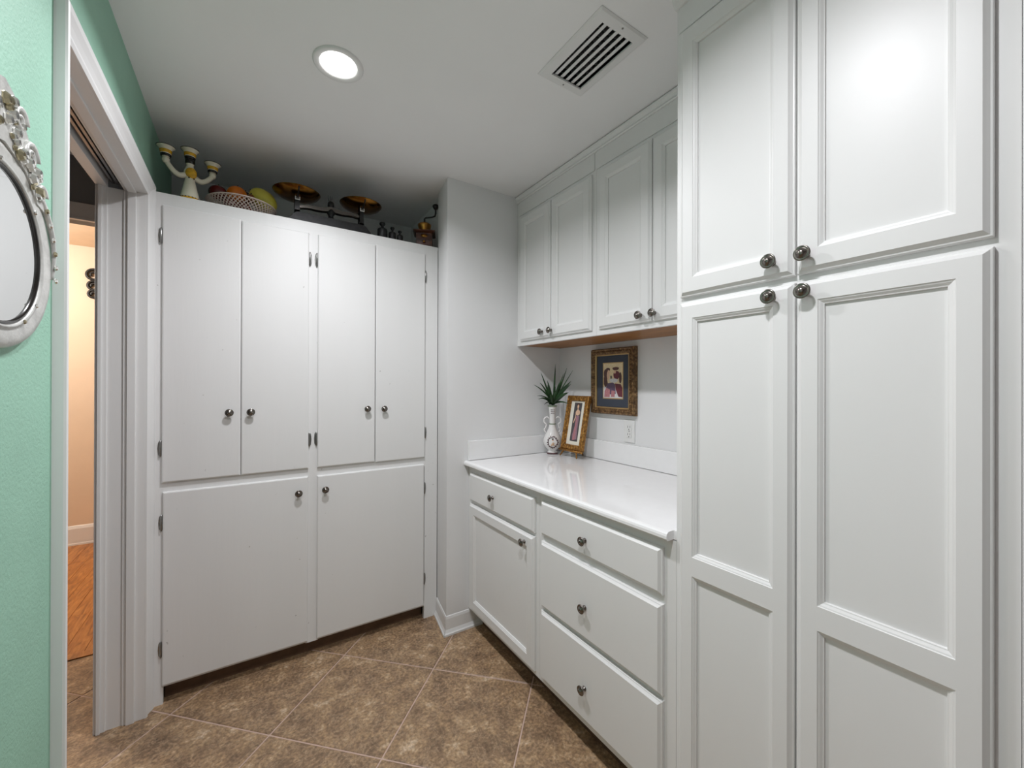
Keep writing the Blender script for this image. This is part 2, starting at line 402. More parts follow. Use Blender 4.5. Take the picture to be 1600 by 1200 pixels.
# ------------------------------------------------------------------ knobs and panel doors
KN = [(0.0, 0.0), (0.0085, 0.0), (0.0085, 0.002), (0.0055, 0.005), (0.0048, 0.010), (0.0062, 0.0135), (0.0125, 0.0165), (0.0160, 0.0185), (0.0165, 0.0205),
      (0.0155, 0.0222), (0.0135, 0.0226), (0.0120, 0.0215), (0.0108, 0.0218), (0.0085, 0.0245), (0.0070, 0.0250), (0.0064, 0.0262), (0.0040, 0.0280), (0.0, 0.0286)]
bm = B(); lathe(bm, [(r, -hh_) for r, hh_ in KN], axis='x', seg=28)
_k = obj('knob_seed', bm, PEWTER, origin=(0, 0, 0)); KX = _k.data; bpy.data.objects.remove(_k)
bm = B(); lathe(bm, [(r, -hh_) for r, hh_ in KN], axis='y', seg=28)
_k = obj('knob_seed', bm, PEWTER, origin=(0, 0, 0)); KY = _k.data; bpy.data.objects.remove(_k)
KX.name = 'knob'; KY.name = 'knob'

def ring_loft(bm, rects):
    R = [[bm.verts.new(p) for p in r] for r in rects]
    for a, b in zip(R, R[1:]):
        for i in range(4): bm.faces.new((a[i], a[(i+1) % 4], b[(i+1) % 4], b[i]))
    return R
def panel_front(axis, plane, u0, u1, z0, z1, openings=None, edge=None, thick=0.018):
    """door or drawer front. axis 'x': faces -X, u is Y. openings: list of (u0,u1,z0,z1) recessed panels"""
    bm = B()
    def P(u, z, t): return (plane - t, u, z) if axis == 'x' else (u, plane - t, z)
    def rect(a, b, c, d, t): return [P(a, c, t), P(b, c, t), P(b, d, t), P(a, d, t)]
    edge = edge or [(0, 0), (0, 0.009), (0.0015, 0.0105), (0.004, 0.011), (0.008, 0.0145), (0.0115, 0.018)]
    e = edge[-1][0]
    R = ring_loft(bm, [rect(u0+i, u1-i, z0+i, z1-i, t) for i, t in edge])
    bm.faces.new(R[0])
    F = (u0+e, u1-e, z0+e, z1-e)
    if not openings:
        bm.faces.new(R[-1])
    else:
        ops = sorted(openings, key=lambda q: q[2])
        a, b = ops[0][0], ops[0][1]
        def quad(u_0, u_1, z_0, z_1): bm.faces.new([bm.verts.new(p) for p in rect(u_0, u_1, z_0, z_1, thick)])
        quad(F[0], a, F[2], F[3]); quad(b, F[1], F[2], F[3])
        zc = F[2]
        for q in ops: quad(a, b, zc, q[2]); zc = q[3]
        quad(a, b, zc, F[3])
        for q in ops:
            pr = [(0, 0.018), (0.0012, 0.0165), (0.004, 0.0155), (0.0085, 0.0125), (0.0105, 0.012), (0.0115, 0.0075)]
            RR = ring_loft(bm, [rect(q[0]+i, q[1]-i, q[2]+i, q[3]-i, t) for i, t in pr])
            bm.faces.new(RR[-1])
        bmesh.ops.remove_doubles(bm, verts=bm.verts, dist=1e-5)
    return bm
def front(parent, name, axis, plane, u0, u1, z0, z1, openings=None, knob=None, material=WHITE, edge=None):
    d = obj(name, panel_front(axis, plane, u0, u1, z0, z1, openings, edge), material, parent)
    if knob:
        t = (edge or [(0, 0.018)])[-1][1]
        p = (plane - t, knob[0], knob[1]) if axis == 'x' else (knob[0], plane - t, knob[1])
        inst('knob', KX if axis == 'x' else KY, d, p)
    return d

# ------------------------------------------------------------------ built-in closet on the back wall
CL = thing('built_in_closet', (0.3, 2.45, 0), 'white painted built-in closet with six flat doors between green wall and stub wall', 'closet')
bm = B(); box(bm, XL + 0.001, 0.924, YC + 0.02, YB, 0.078, 2.105); obj('body', bm, OLDWHITE, CL)
bm = B(); prism(bm, [(XL + 0.001, YC + 0.001), (0.9245, YC + 0.001), (0.9245, YC + 0.005), (0.965, YC + 0.005), (0.965, YB - 0.001), (XL + 0.001, YB - 0.001)], 2.105, 2.123); obj('top_board', bm, OLDWHITE, CL)
bm = B()
box(bm, -0.3165, -0.288, YC, YC + 0.02, 0.0, 2.105); box(bm, 0.845, 0.922, YC, YC + 0.02, 0.0, 2.105)
box(bm, 0.243, 0.297, YC, YC + 0.02, 0.068, 2.105)
box(bm, -0.288, 0.243, YC, YC + 0.02, 2.05, 2.105); box(bm, 0.297, 0.845, YC, YC + 0.02, 2.05, 2.105)
box(bm, -0.288, 0.243, YC, YC + 0.02, 0.865, 0.935); box(bm, 0.297, 0.845, YC, YC + 0.02, 0.865, 0.935)
box(bm, -0.288, 0.243, YC, YC + 0.02, 0.072, 0.1); box(bm, 0.297, 0.845, YC, YC + 0.02, 0.072, 0.1)
obj('face_frame', bm, OLDWHITE, CL)
bm = B(); box(bm, -0.288, 0.845, YC + 0.045, YC + 0.055, 0.0, 0.078); obj('toe_kick', bm, TOEB, CL)
CE = [(0, 0), (0, 0.0075), (0.0012, 0.010), (0.004, 0.0115), (0.006, 0.012)]
def hinge(parent, x, z, side):
    # leaf on the face frame and a barrel beside the door edge
    bm = B(); s = side
    pts = [(0, -0.030), (s*0.009, -0.030), (s*0.012, -0.024), (s*0.014, 0), (s*0.012, 0.024), (s*0.009, 0.030), (0, 0.030)]
    prism(bm, [(x + a, z + b) for a, b in pts], YC - 0.0022, YC, 'y')
    lathe(bm, [(0, -0.034), (0.0025, -0.033), (0.003, -0.030), (0.0042, -0.028), (0.0042, 0.028), (0.003, 0.030), (0.0025, 0.033), (0, 0.034)], (x + s*0.0045, YC - 0.006, z), 'z', 12)
    for dz in (-0.019, 0.019):
        lathe(bm, [(0.0024, 0), (0.0024, -0.0008), (0, -0.0014)], (x + s*0.0095, YC - 0.0022, z + dz), 'y', 8)
    obj('hinge', bm, CHROME, parent)
for nm, u0, u1, z0, z1, kn, hs in (
        ('door', -0.2945, -0.0235, 0.920, 2.071, (-0.065, 1.203), (-0.2945, -1, (1.943, 1.062))),
        ('door', -0.0220, 0.2510, 0.920, 2.066, (0.015, 1.203), (0.2510, 1, (1.941, 1.060))),
        ('door', 0.2905, 0.5670, 0.920, 2.066, (0.525, 1.202), (0.2905, -1, (1.942, 1.062))),
        ('door', 0.5700, 0.8430, 0.917, 2.070, (0.611, 1.200), (0.8430, 1, (1.943, 1.058))),
        ('door', -0.2905, 0.2500, 0.080, 0.881, (0.208, 0.808), (-0.2905, -1, (0.754, 0.230))),
        ('door', 0.2905, 0.8400, 0.080, 0.879, (0.325, 0.810), (0.8400, 1, (0.743, 0.229)))):
    d = front(CL, nm, 'y', YC, u0, u1, z0, z1, None, kn, OLDWHITE, CE)
    for z in hs[2]: hinge(d, hs[0], z, hs[1])

# ------------------------------------------------------------------ base cabinets
def toe_body(parent, y0, y1, top=0.886):
    bm = B(); box(bm, XB + 0.02, XR - 0.002, y0, y1, 0.10, top); obj('body', bm, WHITE, parent)
    bm = B(); box(bm, 1.10, 1.115, y0, y1, 0.0, 0.10); obj('toe_kick', bm, TOEB, parent)
def frame_x(parent, plane, y0, y1, z0, z1, ys, zs, th=0.02):
    """face frame: outer rect, stile spans ys [(a,b)], rail spans zs [(a,b)] between stiles"""
    bm = B()
    for a, b in ys: box(bm, plane, plane + th, a, b, z0, z1)
    for (a, _b), (c, _d) in zip([(q[1], 0) for q in ys[:-1]], [(q[0], 0) for q in ys[1:]]):
        for e, f in zs: box(bm, plane, plane + th, a, c, e, f)
    return obj('face_frame', bm, WHITE, parent)
YM = 1.346
BC1 = thing('base_cabinet', (1.34, 1.67, 0), 'white base cabinet with one drawer over a panelled door beside stub wall', 'cabinet')
toe_body(BC1, YM + 0.0008, YS - 0.002)
frame_x(BC1, XB, YM, YS, 0.107, 0.886, [(YM + 0.0006, 1.385), (1.94, YS - 0.001)], [(0.107, 0.14), (0.67, 0.73), (0.845, 0.886)])
front(BC1, 'drawer', 'x', XB, 1.372, 1.955, 0.706, 0.856, None, (1.703, 0.779))
front(BC1, 'door', 'x', XB, 1.371, 1.957, 0.126, 0.690, [(1.416, 1.906, 0.178, 0.640)], (1.434, 0.653))
BC2 = thing('base_cabinet', (1.34, 1.03, 0), 'white base cabinet with three stacked drawers beside tall pantry', 'cabinet')
toe_body(BC2, 0.7065, YM - 0.0008)
frame_x(BC2, XB, 0.706, YM, 0.107, 0.886, [(0.707, 0.76), (1.31, YM - 0.0006)], [(0.107, 0.15), (0.40, 0.44), (0.68, 0.73), (0.845, 0.886)])
for z0, z1, kz in ((0.718, 0.857, 0.779), (0.425, 0.691, 0.541), (0.134, 0.409, 0.255)):
    front(BC2, 'drawer', 'x', XB, 0.745, 1.3235, z0, z1, None, (1.060, kz))

CT = thing('countertop', (1.33, 1.35, 0.889), 'glossy white quartz countertop with low backsplash over base cabinets', 'countertop')
bm = B()
prof = [(0.990, 0.895), (0.9925, 0.891), (0.997, 0.889), (XR - 0.001, 0.889), (XR - 0.001, 0.915), (1.004, 0.915), (0.997, 0.9135), (0.992, 0.909), (0.990, 0.903)]
A = [bm.verts.new((x, 0.7165, z)) for x, z in prof]; Z = [bm.verts.new((x, YS - 0.001, z)) for x, z in prof]
for i in range(len(prof)): bm.faces.new((A[i], A[(i+1) % len(prof)], Z[(i+1) % len(prof)], Z[i]))
bm.faces.new(A); bm.faces.new(Z[::-1]); obj('slab', bm, QUARTZ, CT)
bm = B(); box(bm, XB + 0.0005, XR - 0.001, 0.7065, 0.7165, 0.889, 0.915); obj('slab_filler', bm, QUARTZ, CT)
bm = B(); box(bm, 1.013, XR - 0.002, YS - 0.021, YS - 0.001, 0.9168, 1.0215, bev=0.0015); obj('backsplash', bm, QUARTZ, CT)
bm = B(); box(bm, XR - 0.021, XR - 0.001, 0.7065, YS - 0.0225, 0.9168, 1.0215, bev=0.0015); obj('backsplash', bm, QUARTZ, CT)

# ------------------------------------------------------------------ wall cabinets
def wall_cab(y0, y1, label, doors, stiles):
    t = thing('wall_cabinet', (1.5, (y0+y1)/2, 1.557), label, 'cabinet', None)
    bm = B(); box(bm, XU + 0.02, XR - 0.001, y0, y1, 1.585, CEIL - 0.004); obj('body', bm, WHITE, t)
    bm = B(); box(bm, XU + 0.021, XR - 0.001, y0, y1, 1.561, 1.5845); obj('bottom_panel', bm, CABWOOD, t, label='bare brown wood underside')
    bm = B(); box(bm, XU + 0.001, XU + 0.019, y0, y1, 1.557, 1.582)
    frame_x(t, XU, y0, y1, 1.557, 2.42, stiles, [(1.557, 1.60), (2.28, 2.42)])
    bm.free()
    bm = B(); box(bm, XU - 0.004, XU, y0 + 0.012 if y0 > 1 else y0, y1 - (0.022 if y1 > 1.9 else 0.0), 2.318, 2.402, bev=0.001); obj('frieze', bm, WHITE, t)
    for a, b, k in doors:
        front(t, 'door', 'x', XU, a, b, 1.582, 2.302, [(a + 0.046, b - 0.046, 1.630, 2.252)], k)
    return t
wall_cab(1.3425, YS - 0.001, 'white wall cabinet with two panelled doors in the corner above the vase', [(1.668, 1.946, (1.728, 1.614)), (1.367, 1.662, (1.652, 1.614))], [(1.3425, 1.385), (1.64, 1.69), (1.93, YS - 0.001)])
wall_cab(0.707, 1.3415, 'white wall cabinet with two panelled doors butting against the tall pantry', [(1.033, 1.319, (1.079, 1.610)), (0.742, 1.0275, (1.013, 1.610))], [(0.707, 0.76), (1.005, 1.055), (1.30, 1.3415)])
CRP = [(0, 0), (0.008, 0), (0.012, 0.004), (0.010, 0.012), (0.014, 0.020), (0.019, 0.026), (0.019, 0.033), (0, 0.033)]
bm = B(); profile_run(bm, [(o, z + CEIL - 0.0375) for o, z in CRP], (XU, YS - 0.001), (XU, 0.707), (-1, 0)); struct('trim_6', bm, WHITE)

# ------------------------------------------------------------------ tall pantry
PN = thing('pantry_cabinet', (1.34, 0.35, 0), 'tall white pantry cabinet with four panelled doors and pewter knobs', 'cabinet')
bm = B(); box(bm, XB + 0.02, XR - 0.002, -0.50, 0.706, 0.10, CEIL - 0.002); obj('body', bm, WHITE, PN)
bm = B(); box(bm, 1.10, 1.115, -0.50, 0.706, 0, 0.10); obj('toe_kick', bm, TOEB, PN)
frame_x(PN, XB, 0.10, 0.706, 0.107, CEIL - 0.002, [(0.0945, 0.15), (0.385, 0.425), (0.665, 0.706)], [(0.107, 0.15), (1.54, 1.59), (2.27, CEIL - 0.002)])
bm = B(); box(bm, XB, XB + 0.02, -0.50, 0.0938, 0.107, CEIL - 0.002); obj('end_panel', bm, WHITE, PN)
bm = B(); box(bm, XB - 0.004, XB, -0.50, 0.700, 2.322, 2.392, bev=0.001); obj('frieze', bm, WHITE, PN)
for a, b, ky in ((0.4065, 0.6895, 0.450), (0.1215, 0.4025, 0.383)):
    front(PN, 'door', 'x', XB, a, b, 1.573, 2.313, [(a + 0.041, b - 0.041, 1.622, 2.262)], (ky, 1.611))
    front(PN, 'door', 'x', XB, a, b, 0.128, 1.5565, [(a + 0.041, b - 0.041, 0.180, 0.815), (a + 0.041, b - 0.041, 0.866, 1.512)], (ky, 1.531))
CRP2 = [(0, 0), (0.010, 0.001), (0.018, 0.008), (0.022, 0.018), (0.022, 0.028), (0.018, 0.040), (0, 0.042)]
bm = B(); profile_run(bm, [(o, z + CEIL - 0.044) for o, z in CRP2], (XB, 0.708), (XB, -0.50), (-1, 0)); struct('trim_7', bm, WHITE)

# ------------------------------------------------------------------ ceiling register
VT = thing('ceiling_vent', ((VX0+VX1)/2, (VY0+VY1)/2, CEIL), 'white ceiling air register with five long slats', 'vent')
bm = B()
def rectz(x0, x1, y0, y1, z): return [(x0, y0, z), (x1, y0, z), (x1, y1, z), (x0, y1, z)]
o_ = (0.860, 1.0635, 0.842, 1.1535)
ring_loft(bm, [rectz(*o_, CEIL - 0.0005), rectz(o_[0], o_[1], o_[2], o_[3], CEIL - 0.002), rectz(o_[0]+0.006, o_[1]-0.006, o_[2]+0.006, o_[3]-0.006, CEIL - 0.006),
               rectz(VX0, VX1, VY0, VY1, CEIL - 0.007), rectz(VX0, VX1, VY0, VY1, CEIL + 0.02)])
obj('flange', bm, TRIMW, VT, fix=True)
for k in range(5):
    cx = VX0 + 0.021 + k * (VX1 - VX0 - 0.030) / 4.3
    bm = B(); T = Matrix.Translation((cx, (VY0+VY1)/2, CEIL + 0.002)) @ Matrix.Rotation(radians(-6), 4, 'Y')
    box(bm, -0.0062, 0.0062, -(VY1-VY0)/2 + 0.001, (VY1-VY0)/2 - 0.001, -0.0008, 0.0008)
    bmesh.ops.transform(bm, matrix=T, verts=bm.verts); obj('slat', bm, TRIMW, VT)
for k in range(10):
    y = VY0 + 0.02 + k * (VY1 - VY0 - 0.04) / 9
    bm = B(); box(bm, VX0 + 0.001, VX1 - 0.001, y - 0.0006, y + 0.0006, CEIL + 0.022, CEIL + 0.042); obj('fin', bm, mat('dull fin metal', (110, 110, 110), 0.6) if k == 0 else bpy.data.materials['dull fin metal'], VT)
bm = B()
ring_loft(bm, [rectz(VX0, VX1, VY0, VY1, CEIL + 0.021), rectz(VX0, VX1, VY0, VY1, CEIL + 0.45)])
bm.faces.new([bm.verts.new(p) for p in rectz(VX0, VX1, VY0, VY1, CEIL + 0.45)]); obj('duct', bm, DUCTM, VT, fix=False)
for y in (0.858, 1.138):
    bm = B(); lathe(bm, [(0, -0.0015), (0.0028, -0.0012), (0.0034, 0)], (0.965, y, CEIL - 0.0066), 'z', 10); obj('screw', bm, CHROME, VT)

# ------------------------------------------------------------------ recessed ceiling lights
LENS = emis('lit lens', (1.0, 0.98, 0.96), 5.0)
def can(x, y, label, power=1.0, lamp='can_lamp'):
    t = thing('recessed_light', (x, y, CEIL), label, 'ceiling light')
    bm = B(); lathe(bm, [(0.0815, 0), (0.0815, -0.002), (0.079, -0.0055), (0.075, -0.0065), (0.062, -0.0045), (0.0585, -0.001), (0.0585, -0.0002)], (x, y, CEIL), 'z', 48)
    for f in [f for f in bm.faces if len(f.verts) > 4]: bm.faces.remove(f)
    obj('trim_ring', bm, TRIMW, t, origin=(x, y, CEIL))
    bm = B(); lathe(bm, [(0.058, -0.0012), (0.050, -0.0022), (0, -0.003)], (x, y, CEIL), 'z', 48)
    for f in [f for f in bm.faces if len(f.verts) > 4]: bm.faces.remove(f)
    obj('lens', bm, LENS, t, origin=(x, y, CEIL), label='glowing white lens')
    l = bpy.data.lights.new(lamp, 'AREA'); l.shape = 'DISK'; l.size = 0.11; l.energy = CAN_W * power; l.color = (0.985, 0.985, 1.025); l.spread = radians(CAN_S)
    lo = bpy.data.objects.new(lamp, l); C.objects.link(lo); lo.location = (x, y, CEIL - 0.009)
can(0.2612, 1.5005, 'round flush ceiling light with white ring above the closet end of the room', 0.84)
can(0.245, 0.43, 'round flush ceiling light with white ring above the pantry doors', 0.80, 'can_lamp_pantry_offscreen')
l = bpy.data.lights.new('peach_room_lamp_offscreen', 'POINT'); l.energy = 44; l.color = (1.0, 0.97, 0.93); l.shadow_soft_size = 0.12
lo = bpy.data.objects.new('peach_room_lamp_offscreen', l); C.objects.link(lo); lo.location = (-1.75, 3.75, 2.2)
# ------------------------------------------------------------------ ornate mirror on the green wall
MY, MZ = 0.980, 1.552
def ell(a, b, t): return (MY + a*cos(t), MZ + b*sin(t))
MR = thing('wall_mirror', (XL + 0.002, MY, MZ - 0.17), 'oval wall mirror in a silver frame with a jewelled crest on the green wall', 'mirror')
bm = B(); n = 64
FP = [(0.198, 0.164, 0.001), (0.201, 0.166, 0.006), (0.196, 0.162, 0.011), (0.180, 0.150, 0.0135), (0.162, 0.139, 0.012), (0.155, 0.1345, 0.0115), (0.152, 0.1325, 0.0145), (0.147, 0.1295, 0.015), (0.1435, 0.1275, 0.0115), (0.143, 0.127, 0.006)]
R = [[bm.verts.new((XL + x, *ell(a, b, 2*pi*k/n))) for k in range(n)] for a, b, x in FP]
for A, Z in zip(R, R[1:]):
    for k in range(n):
        f = bm.faces.new((A[k], A[(k+1) % n], Z[(k+1) % n], Z[k])); f.smooth = True
obj('frame', bm, SILVER, MR, fix=True)
bm = B()
R = [[bm.verts.new((XL + x, *ell(a, b, 2*pi*k/n))) for k in range(n)] for a, b, x in ((0.1440, 0.1278, 0.0105), (0.1425, 0.1265, 0.0125), (0.1385, 0.1235, 0.0125), (0.1355, 0.1212, 0.0085))]
for A, Z in zip(R, R[1:]):
    for k in range(n):
        f = bm.faces.new((A[k], A[(k+1) % n], Z[(k+1) % n], Z[k])); f.smooth = True
obj('inner_rim', bm, BLKGL, MR, label='black inner rim')
bm = B(); bm.faces.new([bm.verts.new((XL + 0.0090, *ell(0.137, 0.1225, 2*pi*k/n))) for k in range(n)]); bm.faces.new([bm.verts.new((XL + 0.002, *ell(0.136, 0.122, 2*pi*k/n))) for k in range(n)][::-1])
obj('glass', bm, GLASSM, MR, fix=False)
bm = B()   # crest plate over the top of the oval
cr = [(-0.150, 0.115), (-0.128, 0.170), (-0.095, 0.205), (-0.060, 0.240), (-0.030, 0.262), (0.000, 0.272), (0.030, 0.262), (0.060, 0.238), (0.095, 0.200), (0.128, 0.160), (0.150, 0.105), (0.120, 0.110), (0.075, 0.150), (0, 0.168), (-0.075, 0.150), (-0.120, 0.115)]
prism(bm, [(MY + a, MZ + b*0.97) for a, b in cr], XL + 0.001, XL + 0.015, 'x'); obj('crest', bm, SILVER, MR)
# scrolls in relief on the crest
for s in (-1, 1):
    for (cy, cz, r0, tn) in ((0.085, 0.178, 0.026, 1.6), (0.045, 0.222, 0.022, 1.4), (0.13, 0.128, 0.018, 1.3)):
        pts = []
        for k in range(22):
            a = k/21*2*pi*tn; r = r0*(1 - 0.75*k/21)
            pts.append((XL + 0.016, MY + s*(cy + r*cos(a)), MZ + cz + r*sin(a)))
        bm = B(); tube(bm, pts, [0.0055*(1 - 0.5*k/21) for k in range(22)], 6); obj('scroll', bm, SILVER, MR)
    pts = [(XL + 0.010 + 0.004*sin(k/19*pi), MY + s*0.203*cos(a), MZ + 0.172*sin(a)) for k in range(20) for a in [radians(-5 + k/19*55)]]
    bm = B(); tube(bm, pts, [0.003 + 0.004*k/19 for k in range(20)], 6); obj('side_spray', bm, SILVER, MR)
gp = []
rg = random.Random(3)
for k in range(46):
    u = rg.uniform(-1, 1); v = rg.uniform(0, 1)
    y = u*0.125; base = 0.155 - 0.055*abs(u)**2; top = 0.262 - 0.115*abs(u)**1.2
    gp.append((y, base + (top - base)*v, rg.uniform(0.0045, 0.011)))
for a in range(-6, 60, 9):
    for s in (-1, 1): gp.append((s*0.201*cos(radians(a)), 0.170*sin(radians(a)), 0.0055))
for a in (-38, -62, 205, 240, 142, 42, 96): gp.append((0.149*cos(radians(a)), 0.131*sin(radians(a)), 0.004))
for k, (y, z, r) in enumerate(gp):
    bm = B(); lathe(bm, [(r, 0), (r*1.0, r*0.25), (r*0.62, r*0.75), (0, r*0.8)], (XL + (0.0155 if r != 0.004 else 0.0145), MY + y, MZ + z), 'x', 7, smooth=False)
    obj('gem', bm, GEM if k % 3 else GEMY, MR)

# ------------------------------------------------------------------ candelabra figure
KX0, KY0, KZ0 = -0.2115, 2.2515, 2.1235
CD = thing('candelabra', (KX0, KY0, KZ0), 'cream ceramic three-armed candelabra figure with yellow bib on top of closet', 'candelabra')
bm = B(); lathe(bm, [(0, 0), (0.037, 0), (0.0385, 0.004), (0.034, 0.018), (0.027, 0.05), (0.021, 0.078), (0.0175, 0.094), (0.019, 0.105), (0.0225, 0.118), (0.022, 0.132), (0.0165, 0.146), (0.0125, 0.156), (0.015, 0.164), (0.016, 0.174), (0.0145, 0.184), (0, 0.184)], (KX0, KY0, KZ0), 'z', 28)
body = obj('body', bm, CERAM, CD)
bm = B(); lathe(bm, [(0.0387, 0.003), (0.0392, 0.006), (0.0372, 0.013), (0.0365, 0.012)], (KX0, KY0, KZ0), 'z', 28); obj('hem_band', bm, YGLAZE, body)
bm = B()
for k in range(20):
    a = 2*pi*k/20; ball(bm, (KX0 + 0.0372*cos(a), KY0 + 0.0372*sin(a), KZ0 + 0.0115), 0.0026, 6, 4)
obj('hem_dots', bm, BLKGL, body)
axd = Vector((-0.0775, -0.0305, 0))
lp = axd.normalized()
fwd = Vector((lp.y, -lp.x, 0))
if fwd.y > 0: fwd = -fwd
bm = B(); ball(bm, Vector((KX0, KY0, KZ0 + 0.122)) + fwd*0.012, 0.021, 18, 12, (1, 0.72, 1.18)); obj('bib', bm, YGLAZE, body, label='yellow bib')
bm = B(); lathe(bm, [(0.0150, 0.164), (0.0175, 0.172), (0.0168, 0.186), (0.015, 0.188)], (KX0, KY0, KZ0), 'z', 22); obj('hair', bm, BLKGL, body)
bm = B()
for s in (-1, 1):
    c = Vector((KX0, KY0, KZ0 + 0.170)) + fwd*0.0165 + lp*s*0.006; ball(bm, c, 0.0018, 8, 6)
    c = Vector((KX0, KY0, KZ0 + 0.099)) + fwd*0.0185 + lp*s*0.009; ball(bm, c, 0.003, 8, 6)
obj('painted_dots', bm, BLKGL, body)
def cup(p, s=1.0):
    x, y, z = p
    bm = B(); lathe(bm, [(0, 0), (0.013*s, 0), (0.017*s, 0.004), (0.019*s, 0.014), (0.021*s, 0.026), (0.026*s, 0.036), (0.0325*s, 0.041), (0.033*s, 0.043), (0.029*s, 0.043), (0.018*s, 0.034), (0.0125*s, 0.03), (0.0125*s, 0.012), (0, 0.012)], p, 'z', 28)
    c = obj('candle_cup', bm, CERAM, CD)
    bm = B(); lathe(bm, [(0.0196*s, 0.014), (0.0202*s, 0.0145), (0.0218*s, 0.027), (0.0212*s, 0.0275)], p, 'z', 28); obj('yellow_band', bm, YGLAZE, c)
    bm = B(); lathe(bm, [(0.0165*s, 0.001), (0.0182*s, 0.002), (0.0196*s, 0.010), (0.0188*s, 0.011)], p, 'z', 28); obj('black_band', bm, BLKGL, c)
    bm = B(); lathe(bm, [(0.0320*s, 0.0408), (0.0336*s, 0.0415), (0.0336*s, 0.0435), (0.0300*s, 0.0435)], p, 'z', 28); obj('rim_line', bm, BLKGL, c)
cup((KX0, KY0, KZ0 + 0.184))
for s in (1, -1):
    tip = Vector((KX0, KY0, 0)) + axd*s
    pts = []
    for k in range(13):
        t = k/12; q = Vector((KX0, KY0, 0)) + axd*s*(t**0.85)
        pts.append((q.x, q.y, KZ0 + 0.118 - 0.022*sin(t*pi*0.62) + 0.052*max(0, t-0.35)**1.4*1.75))
    bm = B(); tube(bm, pts, [0.0125 - 0.003*k/12 for k in range(13)], 12); arm = obj('arm', bm, CERAM, CD)
    bm = B(); ball(bm, (tip.x, tip.y, KZ0 + 0.149), 0.0135, 14, 10, (1, 1, 1.15)); obj('small_head', bm, CERAM, arm)
    cup((tip.x, tip.y, KZ0 + 0.160), 0.95)

# ------------------------------------------------------------------ lattice bowl and fruit
BX, BY, BZ = -0.022, 2.347, 2.1235
BW = thing('lattice_bowl', (BX, BY, BZ), 'shallow pale pink openwork ceramic bowl heaped with fruit on closet', 'bowl')
def bprof(t): return (0.070 + 0.070*t**0.8, 0.008 + 0.054*t**1.25)
bm = B(); NR = 46
for s in (-1, 1):
    for k in range(NR):
        a0 = 2*pi*k/NR; prev = None
        for q in range(9):
            t = q/8; r, z = bprof(t); a = a0 + s*0.62*t; da = 0.0021/r
            vs = [bm.verts.new((BX + rr*cos(aa), BY + rr*sin(aa), BZ + z)) for rr, aa in ((r, a-da), (r, a+da), (r-0.004, a+da), (r-0.004, a-da))]
            if prev:
                for i in range(4): bm.faces.new((prev[i], prev[(i+1) % 4], vs[(i+1) % 4], vs[i]))
            prev = vs
obj('lattice', bm, BASKET, BW, fix=True)
bm = B(); tube(bm, [(BX + 0.1405*cos(2*pi*k/64), BY + 0.1405*sin(2*pi*k/64), BZ + 0.0625) for k in range(64)], 0.0033, 8, closed=True); obj('rim', bm, BASKET, BW)
bm = B(); lathe(bm, [(0, 0.0), (0.068, 0.0), (0.071, 0.004), (0.071, 0.010), (0.066, 0.012), (0, 0.009)], (BX, BY, BZ), 'z', 40); obj('base', bm, BASKET, BW)
def fruit(name, c, r, s, m, label, rot=None, stem=None, dimple=0.0):
    bm = B(); ball(bm, (0, 0, 0), r, 26, 18, s)
    if dimple:
        for v in bm.verts:
            d = sqrt(v.co.x**2 + v.co.y**2)/r
            if v.co.z > 0: v.co.z -= dimple*r*math.exp(-(d/0.28)**2)
    T = Matrix.Translation(c) @ (rot.to_4x4() if rot else Matrix.Identity(4)); bmesh.ops.transform(bm, matrix=T, verts=bm.verts)
    t = thing(name, (c[0], c[1], c[2] - r*s[2]), label, 'fruit'); obj('flesh', bm, m, t)
    bm = B(); tube(bm, [T @ Vector((0, 0, r*s[2]*0.80)), T @ Vector((0.001, 0, r*s[2]*1.04)), T @ Vector((0.004, 0.001, r*s[2]*1.04 + 0.006))], [0.0022, 0.0018, 0.0022], 6)
    obj('stem', bm, mat(name + ' stem', (40, 34, 22), 0.6), t)
RED = mat('dark red skin', (92, 18, 18), 0.18, var=0.3, vscale=40)
ORG = mat('orange skin', (222, 118, 14), 0.3, var=0.08, bump=0.3, bscale=400)
PLUM = mat('deep plum skin', (58, 16, 22), 0.15, var=0.2, vscale=40)
NUT = mat('brown shell', (112, 64, 26), 0.35, var=0.3, vscale=60, bump=0.3, bscale=200)
MEL = mat('yellow melon skin', (216, 204, 82), 0.28, var=0.08, vscale=12, bump=0.25, bscale=80, stretch=(1, 1, 0.3))
fruit('apple', (-0.117, 2.345, 2.2255), 0.037, (1, 1, 0.93), RED, 'glossy dark red apple in the bowl beside the orange', dimple=0.35)
fruit('orange', (-0.043, 2.333, 2.2315), 0.041, (1, 1, 0.92), ORG, 'bright orange in the bowl between red apple and yellow melon', dimple=0.08)
fruit('plum', (-0.012, 2.405, 2.252), 0.031, (1, 1, 1), PLUM, 'dark plum behind the orange in the bowl', dimple=0.12)
fruit('walnut', (0.011, 2.285, 2.208), 0.0185, (1.0, 1, 1.12), NUT, 'small brown nut in front of the melon in the bowl')
fruit('melon', (0.064, 2.352, 2.238), 0.050, (0.98, 0.95, 1.36), MEL, 'large yellow melon at the end of the fruit bowl', rot=Matrix.Rotation(radians(-20), 3, 'Z') @ Matrix.Rotation(radians(-52), 3, 'Y'))
for x, y, un in ((-0.070, 2.382, 'red apple'), (-0.015, 2.325, 'orange'), (0.022, 2.395, 'yellow melon'), (-0.068, 2.312, 'red apple, against the bowl front')):
    bm = B(); ball(bm, (x, y, 2.170), 0.032, 16, 12, (1, 1, 0.95)); o = obj('apple', bm, RED); tag(o, 'dark red apple seen through the lattice under the ' + un, 'fruit', 'apples under the heap')

